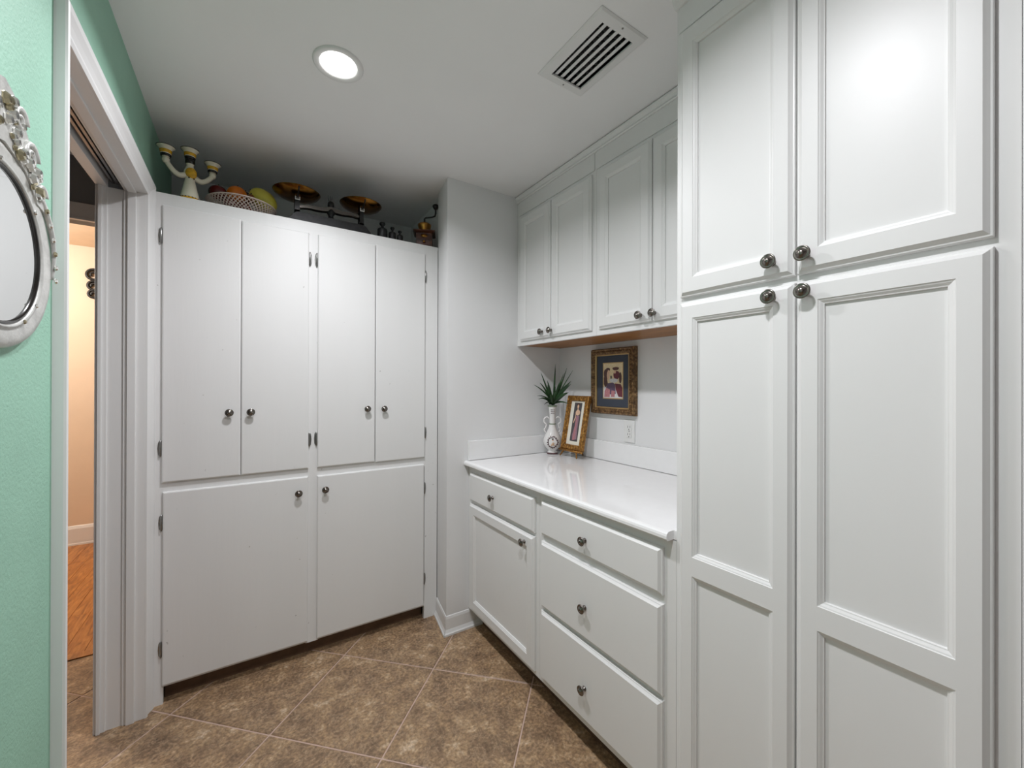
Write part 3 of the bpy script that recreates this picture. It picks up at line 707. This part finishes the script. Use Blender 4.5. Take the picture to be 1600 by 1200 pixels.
# ------------------------------------------------------------------ balance scale
SX, SY, SZ = 0.363, 2.285, 2.1235
SC = thing('balance_scale', (SX, SY, SZ), 'antique black iron balance scale with two brass pans on closet', 'scale')
bm = B()
bp = [(-0.205, 0), (0.205, 0), (0.205, 0.012), (0.190, 0.020), (0.172, 0.048), (0.158, 0.058), (-0.158, 0.058), (-0.172, 0.048), (-0.190, 0.020), (-0.205, 0.012)]
prism(bm, [(SX + a, SZ + b) for a, b in bp], SY - 0.040, SY + 0.040, 'y')
bmesh.ops.bevel(bm, geom=[e for e in bm.edges], offset=0.003, segments=2, affect='EDGES'); obj('base', bm, IRON, SC)
bm = B(); lathe(bm, [(0.022, 0.058), (0.020, 0.066), (0.012, 0.074), (0.013, 0.084), (0.019, 0.094), (0.020, 0.104), (0.014, 0.116), (0.010, 0.124), (0.016, 0.134), (0.015, 0.150), (0.008, 0.158), (0, 0.160)], (SX, SY, SZ), 'z', 22); obj('column', bm, IRON, SC)
bm = B()
for dx in (-0.010, 0, 0.010): tube(bm, [(SX - 0.004 + dx*0.5, SY, SZ + 0.15), (SX - 0.004 + dx, SY, SZ + 0.188)], [0.0016, 0.0009], 6)
obj('pointer', bm, IRON, SC)
bm = B()
for dy in (-0.012, 0.012):
    pts = []
    for k in range(15):
        t = -1 + 2*k/14; pts.append((SX + t*0.155, SY + dy, SZ + 0.106 + 0.010*math.cos(t*pi*1.0) - 0.006*sin(abs(t)*pi*2) + t*0.006))
    vs = [bm.verts.new((p[0], p[1] - 0.003, p[2] - 0.012 + 0.007*abs(-1+2*k/14))) for k, p in enumerate(pts)] ; v2 = [bm.verts.new((p[0], p[1] - 0.003, p[2] + 0.010 - 0.004*abs(-1+2*k/14))) for k, p in enumerate(pts)]
    v3 = [bm.verts.new(v.co + Vector((0, 0.006, 0))) for v in vs]; v4 = [bm.verts.new(v.co + Vector((0, 0.006, 0))) for v in v2]
    for k in range(14):
        for a, b in ((vs, v2), (v2, v4), (v4, v3), (v3, vs)): bm.faces.new((a[k], a[k+1], b[k+1], b[k]))
    for k in (0, 14): bm.faces.new((vs[k], v2[k], v4[k], v3[k]))
obj('beam', bm, BEAM, SC, label='polished steel balance beam')
PRINTG = mat('faded plate print', (112, 106, 102), 0.6, var=0.3, vscale=200)
PANU = mat('dark tarnished brass', (120, 82, 34), 0.2, metal=1.0, var=0.35, vscale=18)
for px, pz in ((SX - 0.157, 2.278), (SX + 0.150, 2.292)):
    bm = B(); prism(bm, [(px - 0.011, SZ + 0.066), (px + 0.011, SZ + 0.066), (px + 0.009, pz - 0.020), (px - 0.009, pz - 0.020)], SY - 0.024, SY - 0.019, 'y')
    prism(bm, [(px - 0.011, SZ + 0.066), (px + 0.011, SZ + 0.066), (px + 0.009, pz - 0.020), (px - 0.009, pz - 0.020)], SY + 0.019, SY + 0.024, 'y')
    box(bm, px - 0.011, px + 0.011, SY - 0.024, SY + 0.024, SZ + 0.066, SZ + 0.072)
    obj('pan_bracket', bm, BLACKM, SC)
    bm = B(); lathe(bm, [(0.006, 0.057), (0.006, 0.067)], (px, SY, SZ), 'z', 12); obj('guide_pin', bm, STEEL, SC)
    bm = B(); lathe(bm, [(0, -0.022), (0.045, -0.021), (0.075, -0.015), (0.096, -0.004), (0.106, 0.007), (0.107, 0.009), (0.105, 0.009), (0.094, -0.001), (0.074, -0.012), (0.045, -0.018), (0, -0.019)], (px, SY, pz), 'z', 48); pan = obj('pan', bm, PANU, SC, label='shallow tarnished brass pan')
    bm = B(); tube(bm, [(px, SY + t*0.102, pz - 0.0235 + 0.024*abs(t)**2.6) for t in [-1 + k/8 for k in range(17)]], 0.0042, 8); obj('pan_strap', bm, BLACKM, pan)
    bm = B(); box(bm, px - 0.0115, px + 0.0115, SY - 0.106, SY - 0.104, pz - 0.034, pz - 0.008, bev=0.0008)
    bmesh.ops.translate(bm, verts=bm.verts, vec=(0, 0.072, -0.004)); tg = obj('label_plate', bm, PLASTIC, pan, label='small square white enamel plate')
    bm = B(); box(bm, px - 0.0078, px + 0.0078, SY - 0.0346, SY - 0.0339, pz - 0.0335, pz - 0.0165); obj('plate_print', bm, PRINTG, pan)

# ------------------------------------------------------------------ three iron weights
for x, r, hgt, lab in ((0.619, 0.0265, 0.094, 'largest black iron scale weight with knob beside the scale base'), (0.674, 0.0195, 0.080, 'middle-sized black iron scale weight with knob on closet'), (0.716, 0.0175, 0.068, 'smallest black iron scale weight with knob towards the grinder')):
    t = thing('scale_weight', (x, 2.25, SZ), lab, 'weight', None)
    bh = hgt*0.62
    bm = B(); lathe(bm, [(0, 0), (r*0.94, 0), (r, 0.003), (r, bh - 0.006), (r*0.9, bh), (r*0.42, bh + 0.004), (0, bh + 0.004)], (x, 2.25, SZ), 'z', 26); obj('body', bm, IRON, t)
    bm = B(); lathe(bm, [(r*0.30, bh + 0.002), (r*0.28, bh + (hgt-bh)*0.45), (r*0.5, bh + (hgt-bh)*0.60), (r*0.62, bh + (hgt-bh)*0.76), (r*0.52, hgt - 0.001), (0, hgt)], (x, 2.25, SZ), 'z', 22); obj('knob', bm, IRON, t)

# ------------------------------------------------------------------ coffee grinder
GX, GY, GZ = 0.877, 2.292, 2.1235
GR = thing('coffee_grinder', (GX, GY, GZ), 'old wooden coffee grinder with brass hopper and crank beside stub wall', 'coffee grinder')
GT = Matrix.Translation((GX, GY, GZ)) @ Matrix.Rotation(radians(-24), 4, 'Z') @ Matrix.Diagonal((1.08, 1.08, 1.0, 1))
def gobj(name, bm, m, parent=GR, **k):
    bmesh.ops.transform(bm, matrix=GT, verts=bm.verts); return obj(name, bm, m, parent, **k)
bm = B(); box(bm, -0.042, 0.042, -0.042, 0.042, 0.010, 0.092, bev=0.002); gobj('wooden_box', bm, WALNUT)
bm = B(); box(bm, -0.050, 0.050, -0.050, 0.050, 0, 0.010, bev=0.003); gobj('base_plate', bm, WALNUT)
bm = B(); ring = [(-0.042, 0.082), (-0.050, 0.086), (-0.058, 0.096), (-0.058, 0.1)]
ring_loft(bm, [rectz(-q, q, -q, q, z) for q, z in ((0.042, 0.088), (0.049, 0.091), (0.058, 0.098), (0.058, 0.102), (0.030, 0.104))]); bm.faces.new([bm.verts.new(p) for p in rectz(-0.030, 0.030, -0.030, 0.030, 0.104)]); gobj('top_plate', bm, WALNUT)
bm = B(); lathe(bm, [(0, 0.104), (0.024, 0.104), (0.026, 0.112), (0.033, 0.130), (0.036, 0.142), (0.037, 0.150), (0.034, 0.152), (0.028, 0.158), (0.012, 0.164), (0, 0.165)], (0, 0, 0), 'z', 32); gobj('hopper', bm, BRASS, label='brass hopper')
bm = B(); tube(bm, [(0, 0, 0.160), (0, 0, 0.186), (0.006, -0.002, 0.193), (0.040, -0.004, 0.198), (0.056, -0.006, 0.205), (0.060, -0.006, 0.222), (0.060, -0.006, 0.248)], 0.0045, 10); ck = gobj('crank', bm, BLACKM)
bm = B(); lathe(bm, [(0, 0.243), (0.009, 0.245), (0.016, 0.256), (0.018, 0.264), (0.012, 0.272), (0, 0.274)], (0.060, -0.006, 0), 'z', 20); gobj('crank_knob', bm, BLACKM, ck)
bm = B(); box(bm, -0.033, 0.033, -0.046, -0.041, 0.016, 0.050, bev=0.0015); dr = gobj('drawer', bm, WALNUT)
bm = B(); lathe(bm, [(0.003, -0.046), (0.003, -0.052), (0.007, -0.056), (0.006, -0.061), (0, -0.063)], (0, 0, 0.034), 'y', 16); gobj('knob', bm, BRASS, dr)
bm = B(); lathe(bm, [(0.018, 0), (0.018, -0.0015), (0, -0.002)], (0, -0.042, 0.072), 'y', 24, sy=0.55); gobj('maker_plate', bm, BRASS)

# ------------------------------------------------------------------ vase with plant
VX, VY, VZ = 1.533, 1.900, 0.9155
VA = thing('vase', (VX, VY, VZ), 'white two-handled ceramic vase with painted medallion on the countertop', 'vase')
VP = [(0, 0), (0.030, 0), (0.033, 0.004), (0.031, 0.012), (0.024, 0.020), (0.027, 0.028), (0.043, 0.044), (0.053, 0.064), (0.055, 0.080), (0.051, 0.100), (0.040, 0.124), (0.028, 0.146), (0.021, 0.166), (0.018, 0.190), (0.0175, 0.220), (0.019, 0.250), (0.022, 0.272), (0.027, 0.286), (0.028, 0.290), (0.024, 0.290), (0.018, 0.276), (0.015, 0.250), (0, 0.24)]
bm = B(); lathe(bm, VP, (VX, VY, VZ), 'z', 40); vb = obj('body', bm, CERAW, VA)
vd = Vector((cos(radians(-28)), sin(radians(-28)), 0))
for s in (-1, 1):
    pts = []
    for k in range(25):
        t = k/24
        ctrl = [(0.018, 0.212), (0.034, 0.224), (0.050, 0.212), (0.050, 0.190), (0.036, 0.180), (0.040, 0.160), (0.050, 0.148), (0.040, 0.128)]
        f = t*(len(ctrl)-1); i = min(int(f), len(ctrl)-2); q = f - i; q = q*q*(3-2*q)
        a = ctrl[i]; b = ctrl[i+1]; rr = a[0]+(b[0]-a[0])*q; zz = a[1]+(b[1]-a[1])*q
        p = Vector((VX, VY, VZ + zz)) + vd*s*rr; pts.append(p)
    bm = B(); tube(bm, pts, 0.0045, 8); obj('handle', bm, CERAW, VA)
GREENG = mat('sage glaze line', (120, 136, 110), 0.3); PURP = mat('painted violet brown', (88, 58, 62), 0.3, var=0.3, vscale=120)
bm = B(); lathe(bm, [(0.0205, 0.178), (0.0212, 0.180), (0.0205, 0.184), (0.0195, 0.184)], (VX, VY, VZ), 'z', 32); obj('glaze_line', bm, GREENG, vb); bm = B(); lathe(bm, [(0.0276, 0.284), (0.0288, 0.289), (0.0286, 0.2915), (0.025, 0.2912)], (VX, VY, VZ), 'z', 32)
obj('glaze_line', bm, GREENG, vb)
bm = B(); lathe(bm, [(0.0332, 0.003), (0.0338, 0.005), (0.032, 0.012), (0.0315, 0.010)], (VX, VY, VZ), 'z', 32); obj('foot_band', bm, PURP, vb)
def on_vase(az, z, lift=0.0008):
    for (r0, z0), (r1, z1) in zip(VP, VP[1:]):
        if z0 <= z <= z1 and z1 > z0 and r0 > 0.001:
            r = r0 + (r1-r0)*(z-z0)/(z1-z0) + lift
            return Vector((VX + r*cos(az), VY + r*sin(az), VZ + z))
    return Vector((VX, VY, VZ + z))
AZ = math.atan2(-VY, -VX) + 0.05
bm = B(); mm = []
for k in range(26):
    a = 2*pi*k/26; mm.append(on_vase(AZ + 0.52*cos(a)*(1 + 0.08*cos(5*a)), 0.076 + 0.031*sin(a)*(1 + 0.08*cos(5*a)), 0.0010))
tube(bm, mm, 0.0022, 6, closed=True)
for k in range(16):
    a = 2*pi*k/16; ball(bm, on_vase(AZ + 0.60*cos(a), 0.076 + 0.035*sin(a), 0.0006), 0.0036, 6, 5)
for k in (-0.5, 0, 0.5): 
    for q in (0.245, 0.256, 0.266): ball(bm, on_vase(AZ + k*0.8, q, 0.0004), 0.0030, 6, 5)
obj('painted_wreath', bm, PURP, vb)
bm = B(); SKIN = mat('painted cameo flesh', (214, 180, 150), 0.4)
for (da, z, r) in ((0.0, 0.088, 0.0062), (0.03, 0.070, 0.0105), (-0.12, 0.062, 0.0075), (0.14, 0.060, 0.0065)): ball(bm, on_vase(AZ + da, z, -r*0.65), r, 10, 8)
obj('painted_cameo', bm, SKIN, vb)
bm = B(); ball(bm, on_vase(AZ - 0.01, 0.0945, -0.003), 0.0062, 10, 8); obj('painted_hair', bm, BLKGL, vb)

PL = thing('potted_plant', (VX, VY, VZ + 0.2955), 'green plant with long pointed leaves growing out of the vase', 'plant')
def leaf(tip, wid, droop=0.0, base=(0, 0)):
    a = Vector((VX + base[0], VY + base[1], VZ + 0.2955)); b = Vector(tip); bm = B(); prevs = None
    d = (b - a); side = d.cross(Vector((-0.55, -0.80, 0.1))).normalized()
    mid = a + d*0.5 + Vector((0, 0, droop))
    rows = []
    for k in range(9):
        t = k/8; p = a*(1-t)**2 + mid*2*t*(1-t) + b*t*t
        ww = wid*(0.35 + 0.65*sin(min(1, t*1.9)*pi/2))*(1 - t**2.2) + 0.0006
        nrm = side.cross(d).normalized()
        rows.append([p - side*ww + nrm*ww*0.35, p, p + side*ww + nrm*ww*0.35, p + side*ww + nrm*(ww*0.35 - 0.0008), p - nrm*0.0008, p - side*ww + nrm*(ww*0.35 - 0.0008)])
    R = [[bm.verts.new(q) for q in r] for r in rows]
    for A, Z in zip(R, R[1:]):
        for i in range(6):
            f = bm.faces.new((A[i], A[(i+1) % 6], Z[(i+1) % 6], Z[i])); f.smooth = True
    bm.faces.new(R[0]); bm.faces.new(R[-1]); obj('leaf', bm, LEAF, PL)
for tip, wd, dp in (((1.556, 1.90, 1.455), 0.0062, 0.0), ((1.445, 1.90, 1.402), 0.0058, 0.01), ((1.612, 1.86, 1.432), 0.0055, 0.0), ((1.622, 1.82, 1.415), 0.0042, 0.0), ((1.394, 1.90, 1.330), 0.0048, 0.03), ((1.431, 1.89, 1.342), 0.0062, 0.03),
                    ((1.618, 1.83, 1.352), 0.0125, 0.02), ((1.405, 1.88, 1.266), 0.0038, 0.035), ((1.585, 1.86, 1.396), 0.0068, 0.0), ((1.462, 1.86, 1.355), 0.0085, 0.02), ((1.59, 1.80, 1.335), 0.0115, 0.02), ((1.50, 1.82, 1.300), 0.0110, 0.02),
                    ((1.55, 1.79, 1.285), 0.012, 0.02), ((1.475, 1.85, 1.275), 0.012, 0.03), ((1.60, 1.83, 1.285), 0.012, 0.02), ((1.43, 1.90, 1.245), 0.006, 0.04), ((1.440, 1.86, 1.216), 0.004, 0.03), ((1.575, 1.80, 1.218), 0.006, 0.03), ((1.52, 1.93, 1.33), 0.011, 0.0), ((1.58, 1.93, 1.32), 0.011, 0.0), ((1.535, 1.84, 1.345), 0.0105, 0.0), ((1.49, 1.93, 1.36), 0.006, 0.0)):
    leaf(tip, wd, dp, (random.uniform(-0.012, 0.012), random.uniform(-0.012, 0.012)))

# ------------------------------------------------------------------ flat prints
def print_mesh(shapes, to3):
    """stack of thin coloured outlines; shapes: (material, [(u,v)...]); to3(u,v,layer)"""
    bm = B(); mats = []
    for L_, (m, pts) in enumerate(shapes):
        if m not in mats: mats.append(m)
        f = bm.faces.new([bm.verts.new(to3(u, v, L_)) for u, v in pts]); f.material_index = mats.index(m)
    return bm, mats
def blob(cx, cy, rx, ry, n=14, wob=0.0, ph=0.0): return [(cx + rx*cos(2*pi*k/n)*(1 + wob*sin(3*2*pi*k/n + ph)), cy + ry*sin(2*pi*k/n)*(1 + wob*cos(2*2*pi*k/n + ph))) for k in range(n)]
def pm(name, c, var=0.12): return mat('print ' + name, c, 0.5, var=var, vscale=160)
P_CR, P_MA, P_VI, P_WH, P_BR, P_SK, P_RO, P_GR, P_LV = pm('cream', (228, 208, 168)), pm('maroon', (104, 42, 52)), pm('violet', (92, 74, 98)), pm('white', (214, 212, 212)), pm('brown', (84, 54, 48)), pm('flesh', (224, 186, 156)), pm('rose', (178, 120, 124)), pm('grey', (78, 74, 76)), pm('mauve', (150, 116, 128))

# ------------------------------------------------------------------ picture hanging on the right wall
FY0, FY1, FZ0, FZ1 = 1.377, 1.683, 1.171, 1.529
XF = XR - 0.036
WP = thing('hanging_picture', (XF, (FY0+FY1)/2, FZ0), 'carved bronze frame with navy mat and small figure print hanging over the outlet', 'picture')
def frame_loft(prof, to3):
    bm = B(); R = [[bm.verts.new(to3(i, t, c)) for c in range(4)] for i, t in prof]
    for A, Z in zip(R, R[1:]):
        for k in range(4): bm.faces.new((A[k], A[(k+1) % 4], Z[(k+1) % 4], Z[k]))
    return bm
def wp3(i, t, c):
    y0, y1, z0, z1 = FY0 + i, FY1 - i, FZ0 + i, FZ1 - i
    return (XR - t, (y0, y1, y1, y0)[c], (z0, z0, z1, z1)[c])
obj('frame', frame_loft([(0, 0.0005), (0, 0.010), (-0.000, 0.018), (0.003, 0.022), (0.003, 0.030), (0.007, 0.036), (0.014, 0.033), (0.026, 0.034), (0.031, 0.031), (0.034, 0.028), (0.034, 0.022)], wp3), BRONZEF, WP)
obj('gilt_lip', frame_loft([(0.0335, 0.0285), (0.0360, 0.029), (0.0395, 0.026), (0.0405, 0.015), (0.034, 0.015)], wp3), GILTLIP, WP, label='pale gilt inner lip')
bm = B()
def bead_run(bm, ya, za, yb, zb, n, r, x):
    for k in range(n):
        t = (k + 0.5)/n; ball(bm, (x, ya + (yb-ya)*t, za + (zb-za)*t), r, 6, 5, (0.6, 1, 1))
q = 0.020
for a in ((FY0+q, FZ0+q, FY1-q, FZ0+q, 20), (FY0+q, FZ1-q, FY1-q, FZ1-q, 20), (FY0+q, FZ0+q, FY0+q, FZ1-q, 23), (FY1-q, FZ0+q, FY1-q, FZ1-q, 23)): bead_run(bm, *a, 0.0062, XR - 0.0335)
obj('carved_beading', bm, BRONZEF, WP)
bm = B(); box(bm, XR - 0.020, XR - 0.016, FY0 + 0.037, FY1 - 0.037, FZ0 + 0.037, FZ1 - 0.037); obj('mat_board', bm, NAVY, WP)
py0, py1, pz0, pz1 = 1.460, 1.594, 1.260, 1.446
def fp(u, v, l): return (XR - 0.0204 - l*0.00012, py1 - (py1-py0)*u, pz0 + (pz1-pz0)*v)
sh = [(GILTLIP, [(-0.04, -0.028), (1.04, -0.028), (1.04, 1.028), (-0.04, 1.028)]), (P_CR, [(0, 0), (1, 0), (1, 1), (0, 1)]),
      (P_WH, [(0.0, 0), (1, 0), (1, 0.28), (0, 0.33)]),
      (P_VI, [(0.16, 0.42), (0.5, 0.45), (0.62, 0.40), (0.66, 0.12), (0.30, 0.10), (0.14, 0.24)]), (P_RO, [(0.04, 0.02), (0.34, 0.02), (0.36, 0.24), (0.16, 0.30), (0.06, 0.2)]),
      (P_MA, [(0.62, 0.42), (0.92, 0.40), (1.0, 0.30), (1.0, 0.03), (0.80, 0.04), (0.66, 0.24)]), (P_RO, [(0.40, 0.03), (0.60, 0.03), (0.62, 0.2), (0.44, 0.22)]),
      (P_BR, blob(0.13, 0.68, 0.11, 0.18, 14, 0.1)), (P_BR, [(0.02, 0.60), (0.18, 0.62), (0.24, 0.42), (0.10, 0.30), (0.02, 0.40)]), (P_SK, blob(0.26, 0.66, 0.075, 0.13, 14)), (P_BR, blob(0.25, 0.82, 0.11, 0.065, 14, 0.1)), (P_SK, blob(0.28, 0.76, 0.055, 0.055, 12)),
      (P_MA, blob(0.70, 0.66, 0.16, 0.13, 14, 0.06)), (P_SK, blob(0.62, 0.76, 0.055, 0.058, 12)), (P_BR, blob(0.66, 0.845, 0.17, 0.05, 14, 0.1)), (P_BR, blob(0.90, 0.58, 0.07, 0.16, 12)), (P_WH, blob(0.56, 0.505, 0.22, 0.065, 14, 0.08)), (P_GR, blob(0.42, 0.60, 0.04, 0.05, 10))]
bm, ms = print_mesh(sh, fp); obj('print', bm, ms, WP, fix=False)

# ------------------------------------------------------------------ small framed portrait on an easel
EA = thing('easel_picture', (1.54, 1.75, 0.9155), 'gilt framed tall portrait of a woman in mauve leaning on a small gold easel', 'picture')
eu = Vector((0.004, -1, 0)).normalized()
eb = Vector((1.546, 1.838, 0.958)); et = Vector((1.606, 1.838, 1.268)); ev = (et - eb).normalized(); en = eu.cross(ev).normalized()
if en.x > 0: en = -en
EW, EH = 0.182, (et - eb).length
def e3(u, v, t): return eb + eu*u + ev*v + en*t
def ef(i, t, c):
    return e3((i, EW - i, EW - i, i)[c], (i, i, EH - i, EH - i)[c], t)
obj('frame', frame_loft([(0.002, -0.014), (0, -0.004), (0.002, 0.006), (0.008, 0.010), (0.018, 0.006), (0.028, 0.007), (0.031, 0.003), (0.032, -0.004), (0.032, -0.012)], ef), GOLD, EA)
bm = B()
vs0 = [bm.verts.new(ef(0.030, -0.006, c)) for c in range(4)]; vs1 = [bm.verts.new(ef(0.004, -0.014, c)) for c in range(4)]
bm.faces.new(vs0); bm.faces.new(vs1[::-1]); obj('mat_board', bm, CREAM, EA, fix=False)
pu0, pu1, pv0, pv1 = 0.060, 0.122, 0.052, 0.275
def pf(u, v, l): return e3(pu0 + (pu1-pu0)*u, pv0 + (pv1-pv0)*v, -0.0056 + l*0.00012)
sh = [(P_GR, [(0, 0), (1, 0), (1, 1), (0, 1)]), (P_LV, [(0.30, 0.02), (0.86, 0.06), (0.80, 0.35), (0.82, 0.66), (0.42, 0.66), (0.40, 0.40), (0.22, 0.16)]), (P_RO, [(0.34, 0.03), (0.60, 0.04), (0.60, 0.4), (0.56, 0.64), (0.46, 0.64), (0.44, 0.4)]),
      (P_SK, [(0.30, 0.74), (0.34, 0.70), (0.40, 0.60), (0.18, 0.46), (0.10, 0.47), (0.30, 0.62)]), (P_SK, blob(0.58, 0.74, 0.30, 0.075, 14)), (P_SK, [(0.46, 0.78), (0.62, 0.78), (0.60, 0.88), (0.48, 0.88)]), (P_BR, blob(0.54, 0.945, 0.18, 0.045, 14)), (P_SK, blob(0.53, 0.90, 0.12, 0.05, 14))]
bm, ms = print_mesh(sh, pf); obj('portrait', bm, ms, EA, fix=False)
bm = B(); a, b = e3(-0.004, -0.004, 0.0), e3(EW + 0.004, -0.004, 0.0)
tube(bm, [a + en*0.008, b + en*0.008], 0.0065, 8); obj('easel_ledge', bm, GOLD, EA)
for u, du in ((0.036, -0.022), (EW - 0.040, 0.012)):
    p = e3(u, -0.004, 0.006); bm = B(); tube(bm, [p, (p.x - 0.010, p.y - du, 0.9205)], [0.0055, 0.0042], 8); obj('easel_leg', bm, GOLD, EA)
p = e3(EW/2, 0.16, -0.015); bm = B(); tube(bm, [p, (1.636, p.y, 0.9205)], 0.0045, 8); obj('easel_leg', bm, GOLD, EA)

# ------------------------------------------------------------------ electrical outlet
OT = thing('wall_outlet', (XR, 1.427, 1.032), 'white duplex electrical outlet on the wall under the hanging picture', 'outlet')
bm = B(); box(bm, XR - 0.006, XR - 0.0002, 1.392, 1.462, 1.032, 1.148, bev=0.002); obj('cover_plate', bm, PLASTIC, OT)
for z in (1.071, 1.109):
    bm = B(); box(bm, XR - 0.0085, XR - 0.0058, 1.412, 1.442, z - 0.0155, z + 0.0155, bev=0.0012); rc = obj('receptacle', bm, PLASTIC, OT)
    bm = B(); box(bm, XR - 0.0090, XR - 0.0084, 1.4195, 1.4215, z - 0.001, z + 0.009); box(bm, XR - 0.0090, XR - 0.0084, 1.4325, 1.4350, z - 0.002, z + 0.010); lathe(bm, [(0.0026, -0.009), (0.0026, -0.0084)], (XR, 1.427, z - 0.009), 'x', 10)
    obj('slots', bm, DARK, rc)
bm = B(); lathe(bm, [(0.003, 0), (0.0026, -0.001), (0, -0.0012)], (XR - 0.006, 1.427, 1.090), 'x', 10); obj('screw', bm, CHROME, OT)

# ------------------------------------------------------------------ iron scroll ornament in the peach room
SO = thing('iron_wall_scroll', (-1.05, 4.757, 2.05), 'black wrought iron scroll ornament on the peach wall beyond the hall', 'wall decor')
for cz, r in ((2.235, 0.055), (2.145, 0.045), (2.075, 0.04)):
    for s in (-1, 1):
        bm = B(); tube(bm, [(-1.03 + s*(0.045 - (r*(1 - 0.7*k/26))*cos(k/26*3.2*pi)) , 4.746, cz + r*(1 - 0.7*k/26)*sin(k/26*3.2*pi)) for k in range(27)], 0.010, 8); obj('scroll', bm, BLACKM, SO)
bm = B(); tube(bm, [(-1.03, 4.748, 2.03), (-1.03, 4.748, 2.30)], 0.008, 8); obj('stem', bm, BLACKM, SO)
